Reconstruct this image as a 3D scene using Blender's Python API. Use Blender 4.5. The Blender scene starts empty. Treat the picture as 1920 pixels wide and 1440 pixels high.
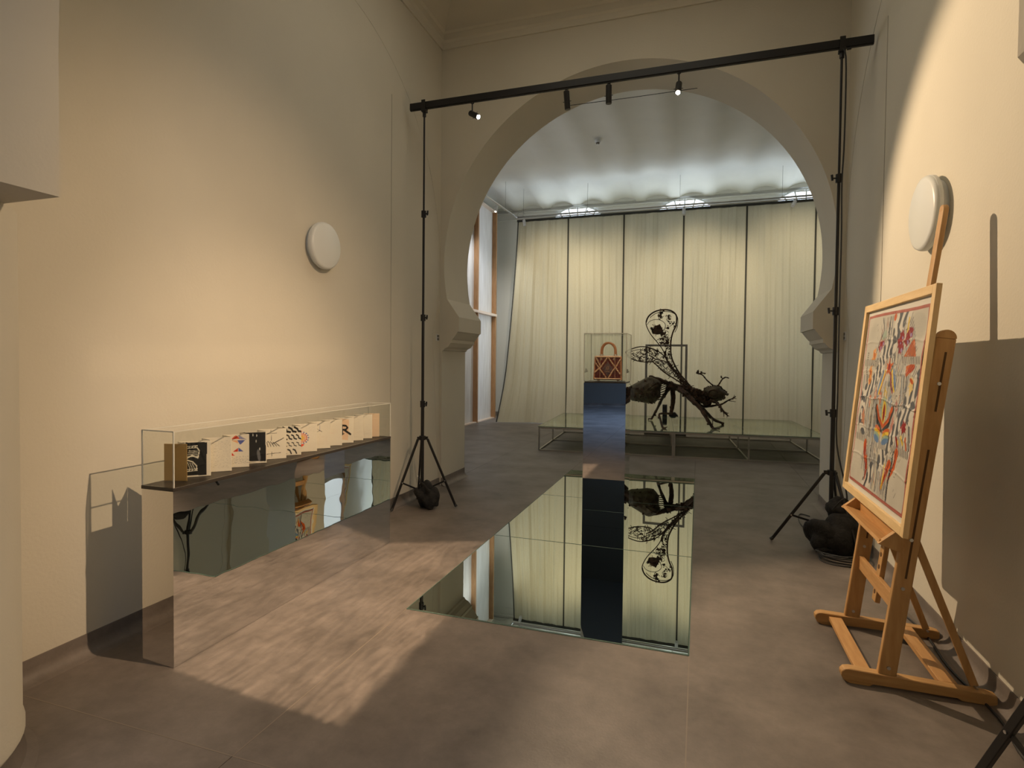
import bpy, bmesh, math, random
import numpy as np
from mathutils import Vector, Matrix, Euler
from mathutils.geometry import tessellate_polygon

C = bpy.data.collections.new('gallery'); bpy.context.scene.collection.children.link(C)
SCN = bpy.context.scene
PI = math.pi
random.seed(7)

# ------------------------------------------------------------------ camera
def make_camera():
    yaw, pitch, roll, fpx, ppx, ppy = -0.321108, -0.024900, 0.009961, 1059.913, 956.734, 702.584
    f = Vector((math.sin(yaw)*math.cos(pitch), math.cos(yaw)*math.cos(pitch), math.sin(pitch)))
    r = Vector((math.cos(yaw), -math.sin(yaw), 0)); u = r.cross(f)
    c, s = math.cos(roll), math.sin(roll)
    r2 = c*r+s*u; u2 = -s*r+c*u
    M = Matrix((r2, u2, -f)).transposed().to_4x4(); M.translation = Vector((0, 0, 1.5))
    cd = bpy.data.cameras.new('camera'); cam = bpy.data.objects.new('camera', cd); C.objects.link(cam)
    cam.matrix_world = M
    cd.sensor_width = 36; cd.lens = fpx/1920*36
    cd.shift_x = (960-ppx)/1920; cd.shift_y = (ppy-720)/1920
    cd.clip_end = 200
    SCN.camera = cam
make_camera()

# ------------------------------------------------------------------ world, exposure
w = bpy.data.worlds.new('world'); SCN.world = w; w.use_nodes = True
w.node_tree.nodes['Background'].inputs[0].default_value = (0.75, 0.85, 1.0, 1)
w.node_tree.nodes['Background'].inputs[1].default_value = 0.3
vs = SCN.view_settings
vs.view_transform = 'Standard'; vs.look = 'None'; vs.gamma = 1.0; vs.use_curve_mapping = False
vs.exposure = 0.0

# ------------------------------------------------------------------ lights
def area(name, loc, target, sx, sy, power, col, spread=180):
    l = bpy.data.lights.new(name, 'AREA'); l.shape = 'RECTANGLE'; l.size = sx; l.size_y = sy
    l.energy = power; l.color = col; l.spread = math.radians(spread)
    o = bpy.data.objects.new(name, l); C.objects.link(o); o.location = loc
    o.rotation_euler = (Vector(target)-Vector(loc)).to_track_quat('-Z', 'Y').to_euler()
    return o
def spot(name, loc, target, power, col, cone, blend, size=0.02):
    l = bpy.data.lights.new(name, 'SPOT'); l.energy = power; l.color = col
    l.spot_size = math.radians(cone); l.spot_blend = blend; l.shadow_soft_size = size
    o = bpy.data.objects.new(name, l); C.objects.link(o); o.location = loc
    o.rotation_euler = (Vector(target)-Vector(loc)).to_track_quat('-Z', 'Y').to_euler()
    return o
WARM = (1.0, 0.70, 0.44); WARM2 = (1.0, 0.74, 0.48); COOL = (0.72, 0.9, 1.0); NEUT = (1.0, 0.9, 0.74)
LAMP_A = (0.97, 2.35, 3.75)
spot('key_spot_left_wall', LAMP_A, (-2.9, 2.9, 0.80), 345, WARM, 70, 1.0)
spot('fill_spot_book_case', LAMP_A, (-2.9, 3.15, 0.55), 380, WARM, 43, 1.0)  # second beam added at the same lamp to brighten the wall by the book
LAMP_B = (-2.15, 5.2, 3.86); TGT_B = (1.15, 2.95, 1.55)
LAMP_C = (-0.2, 5.2, 3.81); TGT_C = (-0.3, 1.9, 0.0)
# daylight of the rooms: rear hall windows and the entrance hall behind the camera; then unseen overhead fills
area('daylight_rear_left', (-4.9, 9.4, 3.0), (2.0, 11.6, 1.2), 1.6, 4.0, 6, (0.86, 0.93, 1.0))
area('daylight_entrance', (3.5, -4.0, 3.6), (-0.8, 2.0, 1.6), 3.0, 3.0, 75, (0.66, 0.80, 1.0))
area('skylight_entrance', (-0.9, -4.6, 5.4), (-0.9, -4.6, 0), 3.4, 3.0, 150, (0.36, 0.58, 1.0), 100)
area('ceiling_glow_entrance', (-0.7, -1.2, 5.3), (-0.7, -1.2, 0), 3.0, 2.0, 24, NEUT)
area('bay_fill', (-0.8, 3.9, 5.3), (-0.8, 3.9, 0), 2.2, 2.2, 19, (1.0, .93, .76))  # added fill for the bay, no lamp hangs there
area('rear_hall_fill', (-0.8, 9.0, 5.3), (-0.8, 9.2, 0), 3.0, 2.5, 26, NEUT)  # fill added to lift the rear hall floor
def shaped_beam(name, loc, rot, power, col, cone, mask):
    """added spot whose beam is cut to the shape of a reflection; mask builds the shape from the two beam slopes"""
    o = spot(name, loc, (loc[0], loc[1], 0), power, col, cone, 0.0, 0.01); o.rotation_euler = rot
    l = o.data; l.use_nodes = True; nt = l.node_tree; N = nt.nodes; L = nt.links; em = N['Emission']
    tc = N.new('ShaderNodeTexCoord'); sp = N.new('ShaderNodeSeparateXYZ'); L.new(tc.outputs['Normal'], sp.inputs[0])
    def mth(op, a, b=None, c=None):
        n = N.new('ShaderNodeMath'); n.operation = op
        for i, v in enumerate((a, b, c)):
            if v is None: continue
            if isinstance(v, (int, float)): n.inputs[i].default_value = v
            else: L.new(v, n.inputs[i])
        return n.outputs[0]
    def ramp(v, w): 
        n = N.new('ShaderNodeMapRange'); n.interpolation_type = 'SMOOTHSTEP'; n.inputs['From Min'].default_value = -w; n.inputs['From Max'].default_value = w; L.new(v, n.inputs['Value']); return n.outputs[0]
    u = mth('DIVIDE', sp.outputs[0], sp.outputs[2]); v = mth('DIVIDE', sp.outputs[1], sp.outputs[2])
    s = mask(u, v, mth, ramp, N, L); L.new(s, em.inputs['Strength'])
    return o
# added beam standing in for light thrown back by the mirror plinth: an uneven bright field on the floor beside it
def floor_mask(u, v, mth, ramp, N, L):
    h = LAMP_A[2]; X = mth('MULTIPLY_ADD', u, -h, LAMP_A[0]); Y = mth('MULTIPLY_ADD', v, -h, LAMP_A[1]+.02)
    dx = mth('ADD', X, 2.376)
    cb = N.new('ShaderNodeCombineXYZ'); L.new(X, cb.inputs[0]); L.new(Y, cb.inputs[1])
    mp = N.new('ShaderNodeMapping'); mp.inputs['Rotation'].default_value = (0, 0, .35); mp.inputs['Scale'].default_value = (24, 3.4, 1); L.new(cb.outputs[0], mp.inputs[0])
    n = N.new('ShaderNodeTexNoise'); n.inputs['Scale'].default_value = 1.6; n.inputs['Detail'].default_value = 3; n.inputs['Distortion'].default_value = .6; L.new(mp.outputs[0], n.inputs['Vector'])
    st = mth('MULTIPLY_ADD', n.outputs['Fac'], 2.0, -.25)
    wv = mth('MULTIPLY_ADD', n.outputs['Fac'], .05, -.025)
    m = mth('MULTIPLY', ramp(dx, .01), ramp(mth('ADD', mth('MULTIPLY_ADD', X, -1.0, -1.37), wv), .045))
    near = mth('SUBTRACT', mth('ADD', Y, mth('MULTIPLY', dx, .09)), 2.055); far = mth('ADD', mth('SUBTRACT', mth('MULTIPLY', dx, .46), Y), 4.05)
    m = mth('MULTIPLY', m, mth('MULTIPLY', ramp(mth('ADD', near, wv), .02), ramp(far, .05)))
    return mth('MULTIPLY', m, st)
shaped_beam('added_plinth_glint', LAMP_A, (0, 0, 0), 1150, WARM, 125, floor_mask)
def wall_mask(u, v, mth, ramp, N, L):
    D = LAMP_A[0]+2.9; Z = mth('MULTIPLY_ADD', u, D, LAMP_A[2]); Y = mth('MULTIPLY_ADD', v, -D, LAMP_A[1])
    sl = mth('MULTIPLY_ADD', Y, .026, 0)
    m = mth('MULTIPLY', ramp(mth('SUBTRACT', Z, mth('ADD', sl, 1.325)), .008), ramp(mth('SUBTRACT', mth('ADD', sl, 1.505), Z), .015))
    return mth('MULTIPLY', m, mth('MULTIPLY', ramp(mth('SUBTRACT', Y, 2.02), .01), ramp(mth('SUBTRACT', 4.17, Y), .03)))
shaped_beam('added_vitrine_glint', LAMP_A, (0, PI/2, 0), 42, WARM, 125, wall_mask)  # added beam in place of the acrylic top's reflection on the wall

# ------------------------------------------------------------------ materials
def newmat(name):
    m = bpy.data.materials.new(name); m.use_nodes = True
    nt = m.node_tree; b = nt.nodes['Principled BSDF']
    return m, nt, b
def mat(name, col, rough=0.6, metal=0.0, noise=0.0, nscale=8.0, bump=0.0, bscale=60.0, stretch=None, spec=0.5, emis=None, estr=0.0, col2=None):
    m, nt, b = newmat(name); N = nt.nodes; L = nt.links
    b.inputs['Base Color'].default_value = (*col, 1); b.inputs['Roughness'].default_value = rough
    b.inputs['Metallic'].default_value = metal; b.inputs['Specular IOR Level'].default_value = spec
    tc = N.new('ShaderNodeTexCoord'); mp = N.new('ShaderNodeMapping'); L.new(tc.outputs['Object'], mp.inputs[0])
    if stretch: mp.inputs['Scale'].default_value = stretch
    if noise or col2:
        n = N.new('ShaderNodeTexNoise'); n.inputs['Scale'].default_value = nscale; n.inputs['Detail'].default_value = 5
        L.new(mp.outputs[0], n.inputs['Vector'])
        cr = N.new('ShaderNodeValToRGB'); L.new(n.outputs['Fac'], cr.inputs[0])
        c2 = col2 if col2 else tuple(c*(1+noise) for c in col); c1 = col if col2 else tuple(c*(1-noise) for c in col)
        cr.color_ramp.elements[0].position = 0.33; cr.color_ramp.elements[1].position = 0.67
        cr.color_ramp.elements[0].color = (*c1, 1); cr.color_ramp.elements[1].color = (*c2, 1)
        L.new(cr.outputs[0], b.inputs['Base Color'])
    if bump:
        n2 = N.new('ShaderNodeTexNoise'); n2.inputs['Scale'].default_value = bscale; n2.inputs['Detail'].default_value = 4
        L.new(mp.outputs[0], n2.inputs['Vector'])
        bp = N.new('ShaderNodeBump'); bp.inputs['Strength'].default_value = bump; bp.inputs['Distance'].default_value = 0.01
        L.new(n2.outputs['Fac'], bp.inputs['Height']); L.new(bp.outputs[0], b.inputs['Normal'])
    if emis:
        b.inputs['Emission Color'].default_value = (*emis, 1); b.inputs['Emission Strength'].default_value = estr
    return m
M = {}
M['plaster'] = mat('plaster', (0.60, 0.565, 0.475), 0.85, noise=0.025, nscale=1.3, bump=0.10, bscale=60, spec=0.2)
M['ceiling'] = mat('ceiling_plaster', (0.66, 0.65, 0.60), 0.8, noise=0.03, nscale=1.5, bump=0.2, bscale=20, spec=0.2)
M['floor'] = None
M['white_wall'] = mat('white_wall', (0.62, 0.62, 0.60), 0.8, spec=0.2)
M['black'] = mat('black_metal', (0.012, 0.011, 0.011), 0.42, spec=0.4)
M['black_cloth'] = mat('black_cloth', (0.012, 0.011, 0.010), 0.85, noise=0.4, nscale=30, bump=0.8, bscale=50)
M['cable'] = mat('black_rubber', (0.02, 0.02, 0.02), 0.5)
M['deck'] = mat('deck_black', (0.035, 0.028, 0.022), 0.45)
M['wood'] = mat('beech_wood', (0.45, 0.25, 0.09), 0.5, bump=0.15, bscale=30, nscale=6, stretch=(6, 6, 1), col2=(0.55, 0.33, 0.135))
M['wood_x'] = mat('beech_wood_x', (0.43, 0.24, 0.088), 0.5, bump=0.15, bscale=30, nscale=6, stretch=(1, 8, 8), col2=(0.53, 0.315, 0.125))
M['wood_y'] = mat('beech_wood_y', (0.47, 0.25, 0.09), 0.5, bump=0.15, bscale=30, nscale=6, stretch=(8, 1, 8), col2=(0.57, 0.325, 0.13))
M['dark_slot'] = mat('slot_shadow_wood', (0.10, 0.05, 0.018), 0.8)
M['pine'] = mat('pale_pine', (0.68, 0.47, 0.22), 0.5, bump=0.1, bscale=30, nscale=5, stretch=(7, 7, 1), col2=(0.78, 0.57, 0.30))
M['pine_y'] = mat('pale_pine_y', (0.68, 0.47, 0.22), 0.5, bump=0.1, bscale=30, nscale=5, stretch=(8, 1, 8), col2=(0.78, 0.57, 0.30))
M['matboard'] = mat('mat_board', (0.62, 0.60, 0.54), 0.7)
M['plywood'] = mat('whitewashed_plywood', (0.62, 0.58, 0.55), 0.6, nscale=3, stretch=(4, 4, .6), col2=(0.72, 0.69, 0.67))
M['stud'] = mat('timber_stud', (0.36, 0.19, 0.085), 0.6, nscale=5, stretch=(5, 5, 1), col2=(0.44, 0.25, 0.12))
M['stud_light'] = mat('timber_ledge', (0.72, 0.58, 0.47), 0.6)
M['chrome'] = mat('steel_tube', (0.55, 0.53, 0.50), 0.28, metal=1.0)
M['bolt'] = mat('zinc_bolt', (0.6, 0.6, 0.6), 0.3, metal=1.0)
M['opal'] = mat('opal_plastic', (0.66, 0.68, 0.66), 0.35)
M['white_metal'] = mat('white_metal', (0.65, 0.67, 0.68), 0.35)
M['rust'] = mat('scrap_metal', (0.016, 0.011, 0.007), 0.55, metal=0.55, nscale=14, bump=1.0, bscale=35, col2=(0.070, 0.035, 0.018))
M['rust2'] = mat('scrap_sheet', (0.028, 0.019, 0.008), 0.5, metal=0.5, nscale=9, bump=1.0, bscale=22, col2=(0.075, 0.058, 0.030))
M['iron'] = mat('frame_iron', (0.20, 0.19, 0.17), 0.45, metal=0.8)
M['gold'] = mat('rose_gold', (0.86, 0.58, 0.40), 0.25, metal=0.9, bump=0.3, bscale=150)
M['tan'] = mat('tan_leather', (0.72, 0.33, 0.16), 0.35)
M['bag_red'] = mat('bag_embroidery', (0.22, 0.012, 0.014), 0.4, nscale=60, bump=0.6, bscale=160, col2=(0.22, 0.09, 0.07))
M['bag_dark'] = mat('bag_centre', (0.10, 0.07, 0.08), 0.45, nscale=60, col2=(0.30, 0.18, 0.16))
M['hem'] = mat('dark_strip', (0.055, 0.055, 0.045), 0.85)
M['kraft'] = mat('kraft_cover', (0.40, 0.27, 0.10), 0.7)
M['glass_edge'] = mat('green_glass_edge', (0.10, 0.16, 0.13), 0.2)

def floor_mat():
    m, nt, b = newmat('vinyl_floor'); N = nt.nodes; L = nt.links
    tc = N.new('ShaderNodeTexCoord')
    n1 = N.new('ShaderNodeTexNoise'); n1.inputs['Scale'].default_value = 2.2; n1.inputs['Detail'].default_value = 8; n1.inputs['Roughness'].default_value = 0.62
    n2 = N.new('ShaderNodeTexNoise'); n2.inputs['Scale'].default_value = 16; n2.inputs['Detail'].default_value = 6; n2.inputs['Roughness'].default_value = 0.7
    L.new(tc.outputs['Object'], n1.inputs['Vector']); L.new(tc.outputs['Object'], n2.inputs['Vector'])
    mx = N.new('ShaderNodeMath'); mx.operation = 'MULTIPLY_ADD'; mx.inputs[1].default_value = 0.35
    L.new(n2.outputs['Fac'], mx.inputs[0]); L.new(n1.outputs['Fac'], mx.inputs[2])
    cr = N.new('ShaderNodeValToRGB'); L.new(mx.outputs[0], cr.inputs[0])
    cr.color_ramp.elements[0].position = 0.48; cr.color_ramp.elements[1].position = 0.88
    cr.color_ramp.elements[0].color = (0.118, 0.101, 0.087, 1); cr.color_ramp.elements[1].color = (0.228, 0.195, 0.172, 1)
    L.new(cr.outputs[0], b.inputs['Base Color'])
    rr = N.new('ShaderNodeMapRange'); rr.inputs['To Min'].default_value = 0.40; rr.inputs['To Max'].default_value = 0.55
    L.new(n2.outputs['Fac'], rr.inputs['Value']); L.new(rr.outputs[0], b.inputs['Roughness'])
    bp = N.new('ShaderNodeBump'); bp.inputs['Strength'].default_value = 0.15; bp.inputs['Distance'].default_value = 0.004
    n3 = N.new('ShaderNodeTexNoise'); n3.inputs['Scale'].default_value = 90; n3.inputs['Detail'].default_value = 3
    L.new(tc.outputs['Object'], n3.inputs['Vector']); L.new(n3.outputs['Fac'], bp.inputs['Height']); L.new(bp.outputs[0], b.inputs['Normal'])
    b.inputs['Specular IOR Level'].default_value = 0.35
    return m
M['floor'] = floor_mat()

def mirror_mat(name, col, wave, scale, rough=0.0):
    m, nt, b = newmat(name); N = nt.nodes; L = nt.links
    b.inputs['Base Color'].default_value = (*col, 1); b.inputs['Metallic'].default_value = 1.0; b.inputs['Roughness'].default_value = rough
    if wave:
        tc = N.new('ShaderNodeTexCoord'); n = N.new('ShaderNodeTexNoise'); n.inputs['Scale'].default_value = scale; n.inputs['Detail'].default_value = 1
        L.new(tc.outputs['Object'], n.inputs['Vector'])
        bp = N.new('ShaderNodeBump'); bp.inputs['Strength'].default_value = wave; bp.inputs['Distance'].default_value = 0.01
        L.new(n.outputs['Fac'], bp.inputs['Height']); L.new(bp.outputs[0], b.inputs['Normal'])
    return m
M['mirror'] = mirror_mat('mirror_acrylic', (0.80, 0.80, 0.80), 0.05, 7)
M['mirror_dark'] = mirror_mat('mirror_acrylic_plinth', (0.84, 0.86, 0.88), 0.02, 5)
M['floor_mirror'] = mirror_mat('mirror_glass_floor', (0.60, 0.64, 0.56), 0.0, 1)
def stage_glass():
    m = mirror_mat('half_mirror_stage_glass', (0.80, 0.84, 0.70), 0.02, 2); nt = m.node_tree; N = nt.nodes; L = nt.links
    t = N.new('ShaderNodeBsdfTransparent'); t.inputs[0].default_value = (0.86, 0.92, 0.86, 1); mx = N.new('ShaderNodeMixShader'); mx.inputs[0].default_value = 0.62
    L.new(t.outputs[0], mx.inputs[1]); L.new(N['Principled BSDF'].outputs[0], mx.inputs[2]); L.new(mx.outputs[0], N['Material Output'].inputs['Surface'])
    return m
M['floor_mirror2'] = stage_glass()

def clear_mat():
    m = bpy.data.materials.new('clear_acrylic'); m.use_nodes = True; nt = m.node_tree; N = nt.nodes; L = nt.links
    N.remove(N['Principled BSDF']); out = N['Material Output']
    t = N.new('ShaderNodeBsdfTransparent'); t.inputs[0].default_value = (0.965, 0.97, 0.96, 1)
    g = N.new('ShaderNodeBsdfGlossy'); g.inputs['Roughness'].default_value = 0.0; g.inputs[0].default_value = (1, 1, 1, 1)
    lw = N.new('ShaderNodeLayerWeight'); lw.inputs[0].default_value = 0.5
    pw = N.new('ShaderNodeMath'); pw.operation = 'POWER'; pw.inputs[1].default_value = 5.0; L.new(lw.outputs['Facing'], pw.inputs[0])
    fr = N.new('ShaderNodeMath'); fr.operation = 'MULTIPLY_ADD'; fr.inputs[1].default_value = 0.90; fr.inputs[2].default_value = 0.018; L.new(pw.outputs[0], fr.inputs[0])
    mx = N.new('ShaderNodeMixShader'); L.new(fr.outputs[0], mx.inputs[0]); L.new(t.outputs[0], mx.inputs[1]); L.new(g.outputs[0], mx.inputs[2])
    L.new(mx.outputs[0], out.inputs['Surface'])
    return m
M['clear'] = clear_mat()
M['acrylic_edge'] = mat('acrylic_polished_edge', (0.62, 0.62, 0.56), 0.25)

def curtain_mat():
    m = bpy.data.materials.new('linen_curtain'); m.use_nodes = True; nt = m.node_tree; N = nt.nodes; L = nt.links
    b = N['Principled BSDF']; out = N['Material Output']
    b.inputs['Base Color'].default_value = (0.55, 0.50, 0.36, 1); b.inputs['Roughness'].default_value = 0.9; b.inputs['Specular IOR Level'].default_value = 0.1
    tl = N.new('ShaderNodeBsdfTranslucent'); tl.inputs[0].default_value = (0.46, 0.43, 0.31, 1)
    mx = N.new('ShaderNodeMixShader'); mx.inputs[0].default_value = 0.12
    L.new(b.outputs[0], mx.inputs[1]); L.new(tl.outputs[0], mx.inputs[2]); L.new(mx.outputs[0], out.inputs['Surface'])
    tc = N.new('ShaderNodeTexCoord'); wv = N.new('ShaderNodeTexNoise'); wv.inputs['Scale'].default_value = 30
    mp = N.new('ShaderNodeMapping'); mp.inputs['Scale'].default_value = (4, 4, 1); L.new(tc.outputs['Object'], mp.inputs[0]); L.new(mp.outputs[0], wv.inputs['Vector'])
    cr = N.new('ShaderNodeValToRGB'); L.new(wv.outputs['Fac'], cr.inputs[0])
    cr.color_ramp.elements[0].color = (0.50, 0.455, 0.32, 1); cr.color_ramp.elements[1].color = (0.60, 0.555, 0.41, 1)
    L.new(cr.outputs[0], b.inputs['Base Color'])
    return m
M['curtain'] = curtain_mat()

def paint_mat(name, rough=0.6, spec=0.3, sheen=0.0):
    m, nt, b = newmat(name); N = nt.nodes; L = nt.links
    a = N.new('ShaderNodeVertexColor'); a.layer_name = 'ink'
    L.new(a.outputs[0], b.inputs['Base Color']); b.inputs['Roughness'].default_value = rough; b.inputs['Specular IOR Level'].default_value = spec
    return m
M['paper'] = paint_mat('painted_paper', 0.75, 0.2)
M['silk'] = paint_mat('printed_silk', 0.42, 0.3)
def emis_mat(name, col, s):
    m, nt, b = newmat(name)
    b.inputs['Base Color'].default_value = (*col, 1); b.inputs['Emission Color'].default_value = (*col, 1); b.inputs['Emission Strength'].default_value = s
    return m
M['lamp_on'] = emis_mat('lamp_lens_lit', (1.0, 0.85, 0.62), 150)
M['lamp_dim'] = emis_mat('lamp_lens_small', (1.0, 0.85, 0.7), 3)
M['window_light'] = emis_mat('lit_window_pane', (0.80, 0.90, 1.0), 3.4)
M['window_dim'] = emis_mat('side_window_pane', (0.86, 0.92, 1.0), 0.9)

# ------------------------------------------------------------------ mesh helpers
def bm_new(): return bmesh.new()
def box(bm, x0, x1, y0, y1, z0, z1, mi=0):
    vs = [bm.verts.new(p) for p in ((x0,y0,z0),(x1,y0,z0),(x1,y1,z0),(x0,y1,z0),(x0,y0,z1),(x1,y0,z1),(x1,y1,z1),(x0,y1,z1))]
    for f in ((3,2,1,0),(4,5,6,7),(0,1,5,4),(1,2,6,5),(2,3,7,6),(3,0,4,7)):
        fc = bm.faces.new([vs[i] for i in f]); fc.material_index = mi
    return vs
def beam(bm, a, b, wx, wy, up=(0,1,0), mi=0):
    """square-section bar from a to b; wy measured along 'up' projection, wx the other way"""
    a = Vector(a); b = Vector(b); d = (b-a).normalized(); u = Vector(up); u = (u-d*u.dot(d)).normalized(); s = d.cross(u)
    vs = []
    for p in (a, b):
        for i, j in ((-1,-1),(1,-1),(1,1),(-1,1)): vs.append(bm.verts.new(p+s*(i*wx/2)+u*(j*wy/2)))
    for f in ((0,1,2,3),(7,6,5,4),(0,4,5,1),(1,5,6,2),(2,6,7,3),(3,7,4,0)):
        fc = bm.faces.new([vs[i] for i in f]); fc.material_index = mi
    return vs
def tube(bm, pts, r, n=10, caps=True, mi=0):
    """tapering tube through pts; r a number or a list"""
    pts = [Vector(p) for p in pts]; R = r if isinstance(r, (list, tuple)) else [r]*len(pts)
    rings = []; prev = None
    for i, p in enumerate(pts):
        d = (pts[min(i+1, len(pts)-1)]-pts[max(i-1, 0)])
        d = d.normalized() if d.length > 1e-9 else Vector((0,0,1))
        if prev is None:
            u = Vector((0,0,1)) if abs(d.z) < 0.9 else Vector((1,0,0))
        else: u = prev
        u = (u-d*u.dot(d)); u = u.normalized() if u.length > 1e-6 else d.orthogonal().normalized(); prev = u; s = d.cross(u)
        rings.append([bm.verts.new(p+(u*math.cos(2*PI*k/n)+s*math.sin(2*PI*k/n))*R[i]) for k in range(n)])
    for a, b in zip(rings[:-1], rings[1:]):
        for k in range(n):
            f = bm.faces.new((a[k], a[(k+1)%n], b[(k+1)%n], b[k])); f.material_index = mi; f.smooth = True
    if caps:
        f = bm.faces.new(rings[0][::-1]); f.material_index = mi; f = bm.faces.new(rings[-1]); f.material_index = mi
def smooth_pts(pts, k=4, closed=False):
    """Catmull-Rom resample"""
    P = [Vector(p) for p in pts]; out = []; n = len(P)
    rng = range(n if closed else n-1)
    for i in rng:
        if closed: a, b, c, d = P[(i-1)%n], P[i], P[(i+1)%n], P[(i+2)%n]
        else: a, b, c, d = P[max(i-1,0)], P[i], P[i+1], P[min(i+2,n-1)]
        for j in range(k):
            t = j/k
            out.append(0.5*((2*b)+(c-a)*t+(2*a-5*b+4*c-d)*t*t+(-a+3*b-3*c+d)*t**3))
    if not closed: out.append(P[-1].copy())
    return out
def lathe(bm, prof, n=32, center=(0,0,0), mi=0):
    c = Vector(center); rings = []
    for r, z in prof:
        if r < 1e-6: rings.append([bm.verts.new(c+Vector((0,0,z)))])
        else: rings.append([bm.verts.new(c+Vector((r*math.cos(2*PI*k/n), r*math.sin(2*PI*k/n), z))) for k in range(n)])
    for a, b in zip(rings[:-1], rings[1:]):
        for k in range(n):
            if len(a) == 1 and len(b) == 1: continue
            if len(a) == 1: f = bm.faces.new((a[0], b[(k+1)%n], b[k]))
            elif len(b) == 1: f = bm.faces.new((a[k], a[(k+1)%n], b[0]))
            else: f = bm.faces.new((a[k], a[(k+1)%n], b[(k+1)%n], b[k]))
            f.material_index = mi; f.smooth = True
def prism(bm, poly, axis, a0, a1, mi=0):
    """poly = 2-D points; axis 'x': (y,z) extruded in x; 'y': (x,z); 'z': (x,y)"""
    def P(u, v, a): return {'x': (a, u, v), 'y': (u, a, v), 'z': (u, v, a)}[axis]
    A = [bm.verts.new(P(u, v, a0)) for u, v in poly]; B = [bm.verts.new(P(u, v, a1)) for u, v in poly]
    n = len(poly); fs = []
    if n > 12:                                     # concave outlines: cut into triangles
        for a, b, c in tessellate_polygon([[Vector((u, v, 0)) for u, v in poly]]):
            fs.append(bm.faces.new((A[a], A[b], A[c]))); fs.append(bm.faces.new((B[c], B[b], B[a])))
    else: fs = [bm.faces.new(A), bm.faces.new(B[::-1])]
    for i in range(n): fs.append(bm.faces.new((A[i], B[i], B[(i+1)%n], A[(i+1)%n])))
    for f in fs: f.material_index = mi
def obj(name, bm, mats, parent=None, loc=None, bevel=0.0, sharp=35, smooth=False, fix=True, local=False):
    if parent and not local:                       # shapes are given in room coordinates: bring them into the parent's own
        s = Vector((0, 0, 0)); q = parent
        while q: s += q.location; q = q.parent
        bmesh.ops.translate(bm, verts=bm.verts[:], vec=-s)
    if fix: bmesh.ops.recalc_face_normals(bm, faces=bm.faces[:])
    me = bpy.data.meshes.new(name); bm.to_mesh(me); bm.free()
    for m in (mats if isinstance(mats, (list, tuple)) else [mats]): me.materials.append(M[m] if isinstance(m, str) else m)
    o = bpy.data.objects.new(name, me); C.objects.link(o)
    if smooth:
        for p in me.polygons: p.use_smooth = True
    me.set_sharp_from_angle(angle=math.radians(sharp))
    if parent: o.parent = parent
    if loc: o.location = loc
    if bevel:
        md = o.modifiers.new('bevel', 'BEVEL'); md.width = bevel; md.segments = 2; md.limit_method = 'ANGLE'
    return o
def tag(o, label, cat, group=None):
    o['label'] = label; o['category'] = cat
    if group: o['group'] = group
    return o
def thing(name, label, cat, loc=(0,0,0), rotz=0.0, group=None):
    o = bpy.data.objects.new(name, None); C.objects.link(o); o.location = loc; o.rotation_euler = (0, 0, rotz)
    o.empty_display_size = 0.1
    return tag(o, label, cat, group)
def struct(name, bm, m, parent=None, **k):
    o = obj(name, bm, m, parent, **k)
    if not parent: o['kind'] = 'structure'
    return o
def dup(root):
    r = root.copy(); C.objects.link(r)
    for ch in list(root.children):
        c = ch.copy(); C.objects.link(c); c.parent = r
        for g in list(ch.children):
            d = g.copy(); C.objects.link(d); d.parent = c
    return r

# ================================================================== THE SETTING
XL, XR = -2.9, 1.3            # side walls of the bay
YA, YB = 6.07, 6.77           # the two faces of the arch wall
CX, CZ, RA = -0.81, 2.62, 2.04
HB, HC = 5.6, 5.72            # ceiling of the bay and of the rear hall

# floor: sub-floor with the vinyl sheets laid on it, welded seams between them
bm = bm_new(); box(bm, -6, 5, -9, 15, -0.3, -0.03)
fl = struct('floor', bm, 'floor')
def sheets():
    rects = []
    xs = [-6, -2.905, -1.64, -0.02, 1.31, 5]
    g = 0.0015
    def add(x0, x1, y0, y1): rects.append((x0+g, x1-g, y0+g, y1-g))
    for i in range(5):
        for y0, y1 in ((-9, -5.2), (-5.2, -1.8), (-1.8, 1.66)): add(xs[i], xs[i+1], y0, y1)
    for i in (0, 1, 3, 4): 
        for y0, y1 in ((1.66, 7.63), (7.63, 11.4), (11.4, 15)): add(xs[i], xs[i+1], y0, y1)
    add(xs[2], xs[3], 1.66, 3.0); add(xs[2], xs[3], 7.63, 11.4); add(xs[2], xs[3], 11.4, 15)
    for r in rects:
        bm = bm_new(); box(bm, r[0], r[1], r[2], r[3], -0.03, 0.0)
        struct('floor_sheet', bm, 'floor', fl)
    bm = bm_new(); box(bm, -1.64, -0.02, 3.0, 7.63, -0.03, -0.012)
    struct('floor_recess', bm, 'floor', fl)
    # pale welding bead along the seams one can see
    bm = bm_new()
    for x0, x1, y0, y1 in ((-0.0225, -0.0175, 0.2, 3.0), (-1.6425, -1.6375, 1.66, 3.0), (-2.9, -0.02, 1.6575, 1.6625)):
        box(bm, x0, x1, y0, y1, -0.004, 0.0006)
    struct('weld_bead', bm, mat('weld_bead', (0.21, 0.175, 0.14), 0.5), fl)
sheets()

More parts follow.
